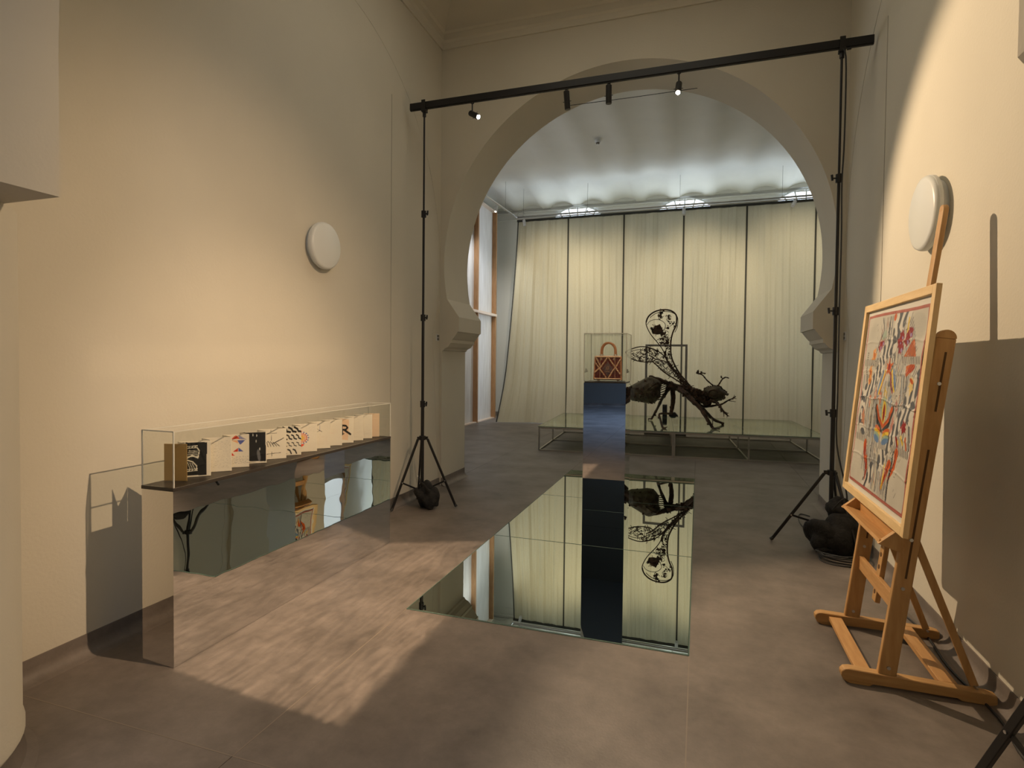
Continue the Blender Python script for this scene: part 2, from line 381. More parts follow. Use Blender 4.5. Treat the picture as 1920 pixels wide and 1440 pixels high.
# mirror glass panels let into the floor
pan = [(3.0, 4.53), (4.53, 6.1), (6.1, 7.63)]
mf = thing('mirror_floor', 'three mirror glass panels let flush into the floor, running under the arch', 'glass floor', (-0.83, 5.3, 0))
for i, (a, b) in enumerate(pan):
    lab = ('mirror glass floor panel nearest the camera, square front edge', 'middle mirror glass floor panel carrying the handbag plinth',
           'farthest mirror glass floor panel under the arch')[i]
    bm = bm_new(); vs8 = box(bm, -1.637, -0.023, a+0.003, b-0.003, -0.012, 0.004)
    o = obj('mirror_panel', bm, ['floor_mirror', 'glass_edge'], mf)
    for p in o.data.polygons:
        if abs(p.normal.z) < 0.5: p.material_index = 1
    o.modifiers.new('bevel', 'BEVEL').width = 0.003
bm = bm_new()
box(bm, -1.64, -0.02, 2.9975, 3.0027, -0.012, 0.003); box(bm, -1.64, -0.02, 7.6273, 7.6325, -0.012, 0.003)
box(bm, -1.6415, -1.6373, 3.0, 7.63, -0.012, 0.003); box(bm, -0.0227, -0.0185, 3.0, 7.63, -0.012, 0.003)
obj('glass_rim', bm, 'glass_edge', mf)

# side walls of the bay
def side_wall(name, x, sgn):
    """sgn = direction out of the room; wall sheet with a raised spandrel around a filled-in horseshoe arch"""
    bm = bm_new(); box(bm, x, x+sgn*0.25, 1.0, YA+0.02, 0, HC)
    wl = struct(name, bm, 'plaster')
    yc, zc, R = 4.02, 2.62, 2.035
    poly = [(YA, 0.0), (YA, 5.3), (1.2, 5.3)]
    arc = []
    for k in range(0, 49):
        t = math.radians(-24 + k*(204.0)/48)
        arc.append((yc+R*math.cos(t), zc+R*math.sin(t)))
    arc = arc[::-1]                                # from the left (near) end over the crown to the right
    poly += [(1.2, arc[0][1])] + arc + [(yc+R+0.0, arc[-1][1]-0.03), (yc+R, 0.0)]
    # keep the part that lies beyond the arch on the far side and above
    poly2 = [(YA, 0.0), (YA, 5.3), (yc-1.2, 5.3)] + [p for p in arc if p[0] > yc-1.2] + [(yc+R, 0.0)]
    bm = bm_new(); prism(bm, poly2, 'x', x-sgn*0.003, x+sgn*0.02)
    struct('spandrel', bm, 'plaster', wl)
    bm = bm_new(); box(bm, *sorted((x-sgn*0.003, x+sgn*0.01)), 4.945, 4.953, 0.1, 4.1)
    struct('seam', bm, mat('seam_shadow', (0.42, 0.39, 0.32), 0.9), wl)
    return wl
side_wall('wall_left', XL, -1); side_wall('wall_right', XR, 1)

# the arch wall
def impost(s):
    """outline of one side from the floor up to the start of the arc; s=-1 left, +1 right; (x,z)"""
    p = [(2.06, 0.0), (2.06, 1.606), (2.04, 1.613), (2.03, 1.634), (1.985, 1.655), (1.955, 1.69), (1.95, 1.70),
         (1.935, 1.70), (1.935, 1.737), (1.925, 1.745), (1.90, 1.775), (1.87, 1.815), (1.86, 1.832), (1.845, 1.832),
         (1.845, 2.0)]
    out = [(CX+s*u, z) for u, z in p]
    t0 = -11.5
    return out, t0
pl, t0 = impost(-1); pr_, _ = impost(1)
arc = []
NS = 72
for k in range(NS+1):
    t = math.radians(180+(-t0) - k*(180-2*t0)/NS)
    arc.append((CX+RA*math.cos(t), CZ+RA*math.sin(t)))
outline = [(-5.6, 0)] + pl + arc + pr_[::-1] + [(3.9, 0), (3.9, HC+0.3), (-5.6, HC+0.3)]
bm = bm_new(); prism(bm, outline, 'y', YA, YB)
pass
struct('wall_arch', bm, 'plaster', smooth=True, sharp=22)

# near arch: columns behind whose edge the camera looks
def near_column(name, cx, sgn, xr):
    bm = bm_new(); prof = [(0.0, 0.10), (0.5, 0.10), (0.507, 0.112), (0.507, 0.14), (0.5, 0.165), (0.5, 2.02), (0.0, 2.02)]
    lathe(bm, prof, 64, (cx, 0.99, 0))
    col = struct(name, bm, 'plaster', sharp=30)
    bm = bm_new(); lathe(bm, [(0.0, 0), (0.545, 0), (0.51, 0.02), (0.499, 0.06), (0.497, 0.10), (0, 0.10)], 64, (cx, 0.99, 0))
    struct('column_base', bm, 'floor', col)
    return col
near_column('trim_1', -2.655, -1, -1.99); near_column('trim_2', 1.235, 1, 0.55)
# spandrel wall above the near columns, straight jambs turning into an arch
near = [(-5.6, 2.02), (-1.99, 2.02), (-1.99, 2.5)]
for k in range(25):
    t = math.radians(180-k*7.5); near.append((-0.72+1.27*math.cos(t), 2.5+1.9*math.sin(t)))
near += [(0.55, 2.07), (0.585, 2.02), (3.9, 2.02), (3.9, HC+0.3), (-5.6, HC+0.3)]
bm = bm_new(); prism(bm, near, 'y', 0.35, 1.3); pass
struct('wall_near', bm, 'plaster', smooth=True, sharp=22)
for nm, x0, x1 in (('wall_near_left', -5.6, -2.9), ('wall_near_right', 1.3, 3.9)):
    bm = bm_new(); box(bm, x0, x1, 0.36, 1.29, 0, 2.02); struct(nm, bm, 'plaster')

# ceiling of the bay with stepped cornice
bm = bm_new(); box(bm, XL-.3, XR+.3, 1.0, YA+.1, HB, HB+0.2); struct('ceiling', bm, 'ceiling')
def cornice():
    prof = [(0.0, 5.10), (0.02, 5.10), (0.03, 5.16), (0.055, 5.18), (0.055, 5.25), (0.08, 5.27), (0.10, 5.35), (0.20, 5.50), (0.30, HB), (0.0, HB)]
    bm = bm_new(); prism(bm, [(XL+u, z) for u, z in prof], 'y', 1.3, YA); struct('trim_3', bm, 'plaster', sharp=20)
    bm = bm_new(); prism(bm, [(XR-u, z) for u, z in prof], 'y', 1.3, YA); struct('trim_4', bm, 'plaster', sharp=20)
    bm = bm_new(); prism(bm, [(YA-u, z) for u, z in prof], 'x', XL, XR); struct('trim_5', bm, 'plaster', sharp=20)
cornice()

# coved vinyl skirting (runs on from the floor covering)
def skirt_prof(h=0.1, r=0.055):
    p = [(0.0, h), (0.006, h), (0.006, r+0.004)]
    for k in range(7):
        t = math.radians(180+k*15); p.append((0.006+r+r*math.cos(t), 0.002+r+r*math.sin(t)))
    p.append((0.006+r+0.006, 0.0)); p.append((0.0, 0.0))
    return p
def skirting(name, axis, base, sgn, a0, a1, h=0.1):
    bm = bm_new(); P = [(base+sgn*u, z) for u, z in skirt_prof(h)]
    prism(bm, P, 'y' if axis == 'y' else 'x', a0, a1)
    return struct(name, bm, 'floor', smooth=True, sharp=40)
skirting('baseboard_left', 'y', XL, 1, 1.3, YA, 0.105)
skirting('baseboard_right', 'y', XR, -1, 1.3, YA, 0.105)
skirting('baseboard_pier_left', 'y', CX-2.06, 1, YA, YB, 0.105)
skirting('baseboard_pier', 'y', CX+2.06, -1, YA, YB, 0.105)

# rear hall
bm = bm_new(); box(bm, -5.6, -5.4, YB, 14.7, 0, HC+.3); struct('wall_rear_left', bm, 'white_wall')
bm = bm_new(); box(bm, 3.7, 3.9, YB, 14.7, 0, HC+.3); struct('wall_rear_right', bm, 'white_wall')
bm = bm_new(); box(bm, -5.6, 3.9, 14.4, 14.6, 0, HC+.3); struct('wall_back', bm, 'white_wall')
skirting('baseboard_back', 'x', 14.4, -1, -5.4, 3.7, 0.12)
bm = bm_new()
for z0, z1, d in ((5.22, 5.25, .03), (5.40, 5.43, .05), (5.50, 5.60, .06)): box(bm, -5.4, 3.7, 14.4-d, 14.4, z0, z1)
struct('trim_6', bm, 'white_wall')
# shallow brick-vault ceiling: flat ribs along the hall, arched fields between them
def vault():
    bm = bm_new(); per = 0.80; rib = 0.20; x0 = -5.6; rows = []
    xs = []; x = -5.52
    while x < 3.95:
        xs += [(x, 0.0), (x+rib, 0.0)]
        for k in range(1, 8):
            t = k/8; xs.append((x+rib+t*(per-rib), 0.05*math.sin(PI*t)**0.8))
        x += per
    ys = [6.5 + (14.42-6.5)*k/60 for k in range(61)]
    for y in ys:
        # ribs sag gently towards the back wall, fields swell and ripple like old plaster
        e = max(0.0, (y-12.6)/1.8); dz = -0.16*e*e
        rows.append([bm.verts.new((a, y, HC-0.08+h*(1+0.9*e)+dz+0.008*math.sin(y*2.1+a*1.3)+0.004*math.sin(y*5.3+a*4))) for a, h in xs])
    for a, b in zip(rows[:-1], rows[1:]):
        for k in range(len(xs)-1): bm.faces.new((a[k], a[k+1], b[k+1], b[k]))
    o = struct('ceiling_rear', bm, 'ceiling', smooth=True, sharp=60)
    bm = bm_new(); box(bm, -5.6, 3.9, 6.5, 14.6, HC+0.25, HC+0.4); struct('ceiling_rear_slab', bm, 'ceiling')
vault()
# arched windows behind the curtains: their fanlights show above the rail
def arched_window(name, cx):
    y = 14.37; r = 0.92; zs = 4.52
    bm = bm_new(); poly = [(cx-r, 1.0), (cx+r, 1.0)] + [(cx+r*math.cos(math.radians(k*10)), zs+r*math.sin(math.radians(k*10))) for k in range(19)]
    prism(bm, poly, 'y', y, y+0.02)
    wdw = struct(name, bm, 'window_light')
    bm = bm_new()
    for k in range(1, 12):
        t = math.radians(15*k); beam(bm, (cx+.35*math.cos(t), y-.02, zs+.35*math.sin(t)), (cx+r*math.cos(t), y-.02, zs+r*math.sin(t)), 0.03, 0.03)
    for rr in (.35, .64, r+.02):
        tube(bm, [(cx+rr*math.cos(math.radians(k*10)), y-.02, zs+rr*math.sin(math.radians(k*10))) for k in range(19)], 0.022, 6)
    for x in (-r, -.31, .31, r): box(bm, cx+x-.02, cx+x+.02, y-.04, y, 1.0, zs)
    for z in (1.0, 1.9, 2.8, 3.7, zs): box(bm, cx-r, cx+r, y-.04, y, z-.02, z+.02)
    struct('glazing_bar', bm, 'white_metal', wdw)
arched_window('window_1', -3.0); arched_window('window_2', -0.38); arched_window('window_3', 2.25)

# entrance hall behind the camera (seen in the mirrors)
bm = bm_new(); box(bm, -5.6, -5.4, -8.6, 0.35, 0, HC+.3); struct('wall_entrance_left', bm, 'white_wall')
bm = bm_new(); box(bm, 3.7, 3.9, -8.6, 0.35, 0, HC+.3); struct('wall_entrance_right', bm, 'white_wall')
bm = bm_new(); box(bm, -5.6, 3.9, -8.8, -8.6, 0, HC+.3); struct('wall_entrance', bm, mat('grey_wall', (0.17, 0.165, 0.15), 0.8))
skirting('baseboard_entrance', 'x', -8.6, 1, -5.4, 3.7, 0.12)
bm = bm_new(); box(bm, -5.6, 3.9, -8.8, 1.0, HC+0.1, HC+0.3); struct('ceiling_entrance', bm, mat('grey_ceiling', (0.22, 0.21, 0.19), 0.8))

# timber-framed plywood wall lining the rear hall on the left
def ply_wall():
    t = thing('plywood_wall', 'whitewashed plywood wall with brown timber studs left of the curtains', 'partition', (-5.2, 11, 0))
    H = 5.32
    posts = [13.87, 12.62, 11.37, 10.12, 8.87, 7.62]
    for y in posts:
        bm = bm_new(); box(bm, -5.16, -5.02, y-.03, y+.03, 0, H); obj('stud', bm, 'stud', t)
    for a, b in zip(posts[1:], posts[:-1]):
        if b < 12:                                     # window strip: board below, glazed openings above
            bm = bm_new(); box(bm, -5.17, -5.13, a+.03, b-.03, 0, 1.3); obj('plywood_panel', bm, 'plywood', t)
            bm = bm_new(); box(bm, -5.17, -5.13, a+.03, b-.03, 4.6, H); obj('plywood_panel', bm, 'plywood', t)
            bm = bm_new(); box(bm, -5.19, -5.17, a+.03, b-.03, 1.3, 4.6); obj('pane', bm, 'window_dim', t)
            for z in (2.66,):
                bm = bm_new(); box(bm, -5.19, -5.10, a+.03, b-.03, z-.02, z+.02); obj('glazing_bar', bm, 'stud_light', t)
        else:
            for z0, z1 in ((0.02, 2.64), (2.70, H)):
                bm = bm_new(); box(bm, -5.17, -5.13, a+.03, b-.03, z0, z1); obj('plywood_panel', bm, 'plywood', t)
    bm = bm_new(); box(bm, -5.17, -5.00, 11.37, 13.9, 2.64, 2.70); obj('ledge', bm, 'stud_light', t)
    bm = bm_new(); box(bm, -5.17, -5.03, 7.6, 13.9, 0, 0.025); obj('sole_plate', bm, 'stud_light', t)
    bm = bm_new(); box(bm, -5.17, -5.03, 7.6, 13.9, H, H+0.03); obj('top_plate', bm, 'stud_light', t)
ply_wall()

# ================================================================== PAINTED SURFACES (colour per vertex)
class Paint:
    """tiny painter: everything in 0..1 coordinates of the sheet, u to the right, v up"""
    def __init__(s, nx, ny, base, aspect=1.0):
        s.nx, s.ny, s.a = nx, ny, aspect
        s.U, s.V = np.meshgrid(np.linspace(0, 1, nx), np.linspace(0, 1, ny))
        s.C = np.ones((ny, nx, 3))*np.array(base); s.R = np.random.RandomState(3)
    def put(s, m, col, k=1.0):
        m = np.clip(m, 0, 1)[..., None]*k; s.C = s.C*(1-m)+np.array(col)*m
    def soft(s, d, e): return np.clip(0.5-d/e, 0, 1)
    def seg(s, a, b, w, col, w2=None, k=1.0, e=0.004):
        ax, ay = a; bx, by = b; dx, dy = bx-ax, (by-ay); L = dx*dx+dy*dy+1e-9
        t = np.clip(((s.U-ax)*dx+(s.V-ay)*dy)/L, 0, 1)
        d = np.hypot(s.U-ax-t*dx, (s.V-ay-t*dy)/s.a) ; ww = w if w2 is None else w+(w2-w)*t
        s.put(s.soft(d-ww/2, e), col, k)
    def line(s, pts, w, col, w2=None, k=1.0):
        n = len(pts)-1
        for i in range(n):
            wa = w if w2 is None else w+(w2-w)*i/n; wb = w if w2 is None else w+(w2-w)*(i+1)/n
            s.seg(pts[i], pts[i+1], wa, col, wb, k)
    def ell(s, c, rx, ry, ang, col, k=1.0, wob=0.0):
        t = math.radians(ang); x = s.U-c[0]; y = (s.V-c[1])
        X = x*math.cos(t)+y*math.sin(t); Y = -x*math.sin(t)+y*math.cos(t)
        q = np.hypot(X/rx, Y/ry)
        if wob: q = q*(1+wob*np.sin(5*np.arctan2(Y, X)+c[0]*30)+wob*0.7*np.sin(11*np.arctan2(Y, X)))
        s.put(np.clip((1-q)*6, 0, 1), col, k)
    def poly(s, pts, col, k=1.0):
        ins = np.zeros_like(s.U, bool); n = len(pts)
        for i in range(n):
            x0, y0 = pts[i]; x1, y1 = pts[(i+1)%n]
            if y0 == y1: continue
            c = ((y0 > s.V) != (y1 > s.V)) & (s.U < (x1-x0)*(s.V-y0)/(y1-y0)+x0); ins ^= c
        s.put(ins.astype(float), col, k)
        return ins
    def ribbon(s, pts, w, c1, c2, freq, k=1.0, skew=0.0):
        """wavy striped ribbon along pts"""
        best = np.full(s.U.shape, 9.0); T = np.zeros_like(s.U); S = np.zeros_like(s.U); tot = 0
        for a, b in zip(pts[:-1], pts[1:]):
            dx, dy = b[0]-a[0], b[1]-a[1]; L = math.hypot(dx, dy)+1e-9
            t = np.clip(((s.U-a[0])*dx+(s.V-a[1])*dy)/L/L, 0, 1)
            px, py = s.U-a[0]-t*dx, s.V-a[1]-t*dy; d = np.hypot(px, py); sd = (px*dy-py*dx)/L
            m = d < best; best = np.where(m, d, best); T = np.where(m, tot+t*L, T); S = np.where(m, sd, S); tot += L
        ins = s.soft(best-w/2, 0.006); st = np.sin(2*PI*freq*(T+skew*S)+2.2*np.sin(S/w*4.2))
        s.put(ins, c1, k); s.put(ins*np.clip(st*4+0.5, 0, 1), c2, k)
    def scribble(s, c, w, h, n, col, lw=0.004, k=0.5, rs=1, slope=0.0):
        r = np.random.RandomState(rs)
        for i in range(n):
            y = c[1]+h/2-h*(i+0.5)/n; x = c[0]-w/2
            while x < c[0]+w/2*0.95:
                l = r.uniform(0.2, 0.8)*w*0.14; s.seg((x, y+slope*(x-c[0])+r.uniform(-.3, .3)*h/n), (x+l, y+slope*(x-c[0])+r.uniform(-.45, .45)*h/n), lw, col, k=k); x += l*1.35
    def hatch(s, a, b, n, ang, ln, lw, col, k=1.0, jit=0.0, rs=0):
        r = np.random.RandomState(rs)
        for i in range(n):
            t = (i+.5)/n; x = a[0]+(b[0]-a[0])*t; y = a[1]+(b[1]-a[1])*t; q = math.radians(ang+r.uniform(-jit, jit)); l = ln*(1+r.uniform(-jit, jit)/60)
            s.seg((x-l/2*math.cos(q), y-l/2*math.sin(q)), (x+l/2*math.cos(q), y+l/2*math.sin(q)), lw, col, k=k)

def painted_sheet(name, P, place, parent, material, hfun=None):
    """grid of P.nx x P.ny quads coloured from the painter; place(u,v,h) -> point"""
    nx, ny = P.nx, P.ny
    H = hfun(P.U, P.V) if hfun is not None else np.zeros_like(P.U)
    pts = place(P.U.ravel(), P.V.ravel(), H.ravel())
    s = Vector((0, 0, 0)); q = parent
    while q: s += q.location; q = q.parent
    pts = pts-np.array(s)
    idx = np.arange(nx*ny).reshape(ny, nx)
    F = np.stack([idx[:-1, :-1], idx[:-1, 1:], idx[1:, 1:], idx[1:, :-1]], -1).reshape(-1, 4)
    me = bpy.data.meshes.new(name); me.from_pydata(pts.tolist(), [], F.tolist()); me.update()
    ca = me.color_attributes.new('ink', 'FLOAT_COLOR', 'POINT')
    col = np.ones((nx*ny, 4)); col[:, :3] = P.C.reshape(-1, 3); ca.data.foreach_set('color', col.ravel())
    me.materials.append(M[material]); me.polygons.foreach_set('use_smooth', [True]*len(F))
    o = bpy.data.objects.new(name, me); C.objects.link(o); o.parent = parent
    return o

# ================================================================== LEFT: MIRROR PLINTH, VITRINE, LEPORELLO
PX0, PX1, PY0, PY1 = -2.578, -2.376, 2.05, 4.055
t = thing('mirror_plinth', 'long low mirror-clad plinth standing along the left wall', 'plinth', (-2.477, 3.05, 0))
bm = bm_new(); box(bm, PX0+.004, PX1-.004, PY0+.004, PY1-.004, 0.0, 0.853); obj('core', bm, 'deck', t)
bm = bm_new(); box(bm, PX1-.004, PX1, PY0, PY1, 0.001, 0.855); obj('mirror_panel', bm, 'mirror', t)
bm = bm_new(); box(bm, PX0, PX0+.004, PY0, PY1, 0.001, 0.855); obj('mirror_panel', bm, 'mirror', t)
bm = bm_new(); box(bm, PX0, PX1, PY0-.004, PY0, 0.001, 0.855); obj('mirror_panel', bm, 'mirror', t)
bm = bm_new(); box(bm, PX0, PX1, PY1, PY1+.004, 0.001, 0.855); obj('mirror_panel', bm, 'mirror', t)
bm = bm_new(); box(bm, PX0-.002, PX1+.003, PY0-.006, PY1+.006, 0.855, 0.872); obj('deck', bm, 'deck', t, bevel=.0015)

def vitrine(name, label, x0, x1, y0, y1, z0, z1, th=0.005):
    t = thing(name, label, 'display case', ((x0+x1)/2, (y0+y1)/2, z0))
    e = 0.0006
    for a in ((x0, x0+th, y0+th+e, y1-th-e, z0, z1-th-e), (x1-th, x1, y0+th+e, y1-th-e, z0, z1-th-e), (x0, x1, y0, y0+th, z0, z1-th-e), (x0, x1, y1-th, y1, z0, z1-th-e)):
        bm = bm_new(); box(bm, *a); obj('side_panel', bm, 'clear', t)
    bm = bm_new(); box(bm, x0, x1, y0, y1, z1-th, z1); obj('top_panel', bm, 'clear', t)
    bm = bm_new(); h = 0.0028
    for x in (x0, x1):
        for y in (y0, y1): box(bm, x-h, x+h, y-h, y+h, z0, z1)
        box(bm, x-h*.6, x+h*.6, y0, y1, z1-h*.6, z1+h*.6)
    for y in (y0, y1): box(bm, x0, x1, y-h, y+h, z1-h, z1+h)
    obj('polished_edge', bm, 'acrylic_edge', t)
    return t
vitrine('acrylic_vitrine', 'long clear acrylic case over the folded book on the left plinth', PX0, PX1, PY0, PY1+.0, 0.873, 1.143)

INK = (0.03, 0.028, 0.025); PAPER = (0.80, 0.74, 0.62)
def page_art(i):
    P = Paint(56, 84, PAPER, 1.0)
    R1, BL, OR = (0.62, 0.10, 0.06), (0.16, 0.18, 0.42), (0.80, 0.38, 0.16)
    if i == 0: P.C[:] = np.array((0.36, 0.235, 0.09))
    elif i == 1:
        P.poly([(0.04, .05), (.86, .03), (.88, .95), (.02, .97)], (0.045, 0.042, 0.036)); W = (0.78, 0.74, 0.62)
        for y in (.16, .80): P.line([(0, y), (.58, y+.01)], .02, W); P.line([(0, y+.05), (.58, y+.06)], .02, W); P.hatch((.02, y+.025), (.56, y+.03), 6, 60, .06, .02, W)
        P.line([(.22, .02), (.24, .2), (.18, .5), (.22, .8), (.2, .95)], .035, W); P.line([(.2, .5), (.42, .60), (.60, .52), (.64, .72), (.58, .80)], .03, W)
        P.line([(.2, .5), (.44, .42), (.56, .30), (.56, .18)], .03, W); P.line([(.2, .55), (.0, .62)], .03, W); P.line([(.2, .45), (.0, .30)], .03, W)
        for k in range(4): P.line([(.26+.02*k, .58+.05*k), (.58, .56+.05*k)], .016, W)
        for k in range(3): P.line([(.28+.07*k, .42-.02*k), (.36+.07*k, .22)], .016, W)
        P.line([(0, .38), (.1, .36), (.16, .28)], .02, W); P.line([(0, .70), (.1, .72), (.12, .6)], .02, W)
    elif i == 2: P.scribble((.5, .5), .9, .8, 17, (.35, .32, .28), .006, .45, 4)
    elif i == 3:
        P.poly([(0.5, .98), (.3, .86), (.66, .86)], R1, .75); P.poly([(.62, .97), (.9, .84), (.6, .86)], BL, .6); P.poly([(.05, .9), (.3, .93), (.1, .80)], OR, .6)
        P.poly([(.55, .82), (.85, .82), (.66, .68)], BL, .8); P.poly([(.34, .82), (.55, .82), (.58, .72)], OR, .6)
        P.poly([(0, .55), (.2, .47), (0, .47)], R1, .8); P.poly([(.38, .47), (.58, .6), (.58, .47)], R1, .8); P.poly([(.6, .6), (.8, .47), (.6, .47)], BL, .8); P.poly([(.2, .36), (.34, .45), (.44, .36)], R1, .8)
        P.scribble((.5, .22), .95, .22, 6, (.25, .24, .24), .007, .6, 9)
    elif i == 4:
        P.poly([(.25, .02), (.98, .05), (.95, .98), (0, .99), (0, .86), (.2, .7)], (.05, .046, .04)); P.poly([(0, .08), (.32, .10), (.32, .66), (0, .7)], (.70, .30, .22), .9)
        P.poly([(.08, .55), (.26, .55), (.26, .65), (.08, .65)], R1); P.scribble((.16, .32), .28, .44, 6, BL, .02, .8, 5)
        for x, y in ((.3, .86), (.48, .9), (.62, .88), (.6, .7), (.74, .45)): P.ell((x, y), .02, .05, 0, (.7, .68, .6))
        P.ell((.7, .25), .07, .22, 10, (.5, .48, .44), .6); P.line([(.3, .06), (.9, .04)], .03, PAPER)
    elif i == 5:
        P.line([(.1, .84), (.66, .86)], .014, INK, k=.8); P.line([(.46, .96), (.47, .62)], .014, INK, k=.8); P.line([(.05, .16), (.8, .2)], .014, INK, k=.8); P.line([(.48, .06), (.5, .26)], .014, INK, k=.8)
        for k in range(7): P.line([(.08+.09*k, .66-.02*k), (.14+.09*k, .6-.02*k), (.16+.1*k, .42)], .022, INK, k=.85)
        for k in range(5): P.line([(.5+.07*k, .5+.03*k), (.62+.07*k, .56+.03*k)], .022, INK, k=.8)
        for k in range(4): P.line([(.05, .30+.04*k), (.3, .32+.04*k)], .014, INK, k=.7)
    elif i == 6:
        for k in range(4): P.line([(0+.24*k, .96), (.12+.24*k, .9), (.16+.24*k, .82), (.3+.24*k, .80)], .07, INK); 
        for k in range(5): P.line([(.0+.2*k, .70), (.08+.2*k, .66), (.10+.2*k, .58), (.2+.2*k, .55)], .05, INK, k=.9)
        for k in range(5): P.line([(.0+.2*k, .44), (.08+.2*k, .42), (.1+.2*k, .34), (.2+.2*k, .31)], .03, INK, k=.8)
        for k in range(4): P.line([(.0+.22*k, .20), (.08+.22*k, .17), (.14+.22*k, .06)], .05, INK, k=.95)
    elif i == 7:
        P.poly([(0, .82), (.22, .97), (.4, .72), (.2, .62)], (.80, .16, .10), .85); P.hatch((.05, .85), (.35, .7), 6, 30, .2, .014, PAPER)
        P.poly([(0, .30), (.25, .34), (.5, .26), (.12, .04), (0, .1)], (.82, .18, .12), .85); P.hatch((0, .2), (.4, .3), 6, 60, .2, .014, PAPER)
        for r_, c in ((.27, BL), (.2, R1), (.13, OR), (.06, (.75, .5, .1))):
            for a in range(0, 360, 24): P.ell((.38+r_*math.cos(math.radians(a)), .5+r_*.75*math.sin(math.radians(a))), .028, .03, a, c, .8)
        P.scribble((.8, .8), .3, .2, 4, (.5, .48, .44), .006, .4, 8)
    elif i == 8:
        P.line([(.1, .92), (.52, .66), (.1, .52)], .012, INK, k=.7); P.line([(.52, .95), (.54, .5)], .012, BL, k=.5); P.line([(.5, .68), (.62, .62)], .02, INK, k=.7)
        P.scribble((.5, .3), .7, .34, 6, (.7, .45, .35), .006, .4, 2)
    elif i == 9:
        P.scribble((.25, .7), .3, .14, 4, R1, .01, .5, 3); P.ell((.16, .34), .13, .09, 30, BL, .8); P.ell((.18, .34), .07, .05, 30, PAPER); P.ell((.34, .24), .05, .06, 0, BL, .7); P.scribble((.5, .55), .6, .2, 3, R1, .005, .25, 6)
    elif i == 10:
        P.poly([(.36, .98), (.78, .92), (.72, .1), (.3, .16)], (.80, .52, .32), .55); P.line([(.02, .86), (.34, .86)], .015, (.4, .15, .1)); P.line([(.17, .86), (.2, .38)], .02, (.3, .12, .1)); P.ell((.04, .6), .05, .06, 0, INK)
        P.line([(.40, .70), (.44, .36)], .11, INK); P.line([(.42, .70), (.62, .68), (.70, .60), (.62, .53), (.46, .52)], .075, INK); P.line([(.54, .52), (.70, .42), (.84, .34)], .085, INK); P.line([(.34, .36), (.54, .37)], .03, INK); P.line([(.34, .71), (.5, .71)], .03, INK)
        P.line([(.05, .62), (.3, .48)], .014, (.35, .15, .1)); P.line([(.28, .64), (.05, .45)], .014, (.35, .15, .1))
    elif i == 11: P.scribble((.5, .5), .7, .8, 9, (.5, .47, .42), .006, .35, 12)
    elif i == 12:
        for k in range(3): P.line([(0, .70-.06*k), (.2, .74-.06*k), (.34, .70-.06*k)], .035, INK)
        P.line([(.2, .9), (.22, .7)], .012, INK); P.line([(.0, .42), (.1, .46), (.14, .32)], .05, INK); P.line([(.2, .46), (.3, .42), (.42, .26)], .06, INK); P.scribble((.6, .2), .6, .1, 2, (.4, .4, .4), .006, .4, 2)
    elif i == 13: P.C[:] = np.array((0.78, 0.60, 0.43))
    elif i == 99: P.scribble((.5, .5), .8, .7, 9, (.45, .42, .38), .006, .35, 14)
    P.C = np.clip(PAPER+(P.C-np.array(PAPER))*(1.35 if i not in (0, 13) else 1.0), .02, .9)
    return P
def leporello():
    t = thing('folding_book', 'concertina folded artist book with ink sketches standing in the long case', 'book', (-2.48, 3.1, 0.872))
    yf = [2.187, 2.336, 2.477, 2.605, 2.744, 2.915, 3.055, 3.216, 3.362, 3.501, 3.645, 3.774, 3.900, 4.006]
    z0, z1 = 0.8735, 1.062; xf, xb = -2.447, -2.556
    vis_back = [2.154] + [a+0.045 for a in yf[:-1]]
    def page(a, b, art, lab=None, nm='page'):
        a = np.array(a); b = np.array(b); n = np.array((b[1]-a[1], -(b[0]-a[0]))); n = n/np.linalg.norm(n)
        def place(U, V, H): return np.stack([a[0]+(b[0]-a[0])*U+n[0]*H, a[1]+(b[1]-a[1])*U+n[1]*H, z0+(z1-z0)*V], -1)
        o = painted_sheet(nm, page_art(art), place, t, 'paper', lambda U, V: 0.002*np.sin(PI*U)*np.sin(3*V+art))
        md = o.modifiers.new('thick', 'SOLIDIFY'); md.thickness = 0.0008 if nm == 'page' else 0.003
        if lab: o['label'] = lab
    names = {0: 'plain brown cover', 1: 'black page with white line drawing', 3: 'page with red and blue triangles', 4: 'dark washed page with a red strip',
             6: 'page of black rope strokes', 7: 'page with red sunburst drawing', 10: 'page lettered with a black R', 13: 'plain peach end page'}
    for i, y in enumerate(yf):
        page((xb if i else -2.56, vis_back[i]), (xf, y), i, names.get(i), 'cover' if i == 0 else 'page')
        if i < len(yf)-1: page((xf-.001, y+.001), (xb, vis_back[i+1]-.0015), 99)
leporello()

# ================================================================== MIRROR COLUMN WITH HANDBAG
QX0, QX1, QY0, QY1, QZ = -0.985, -0.607, 5.08, 5.44, 1.318
t = thing('mirror_column', 'tall square mirror-clad plinth standing on the mirror glass floor', 'plinth', (-0.796, 5.26, 0.004))
bm = bm_new(); box(bm, QX0+.004, QX1-.004, QY0+.004, QY1-.004, 0.004, QZ-.012); obj('core', bm, 'deck', t)
for a in ((QX0, QX1, QY0, QY0+.004), (QX0, QX1, QY1-.004, QY1), (QX0, QX0+.004, QY0+.004, QY1-.004), (QX1-.004, QX1, QY0+.004, QY1-.004)):
    bm = bm_new(); box(bm, *a, 0.0045, QZ-.011); obj('mirror_panel', bm, 'mirror_dark', t)
bm = bm_new(); box(bm, QX0+.005, QX1-.005, QY0+.005, QY1-.005, QZ-.012, QZ); obj('deck', bm, 'deck', t)
vitrine('small_vitrine', 'clear acrylic cube case covering the handbag on the tall plinth', QX0, QX1, QY0, QY1, QZ+.001, 1.752, .005)

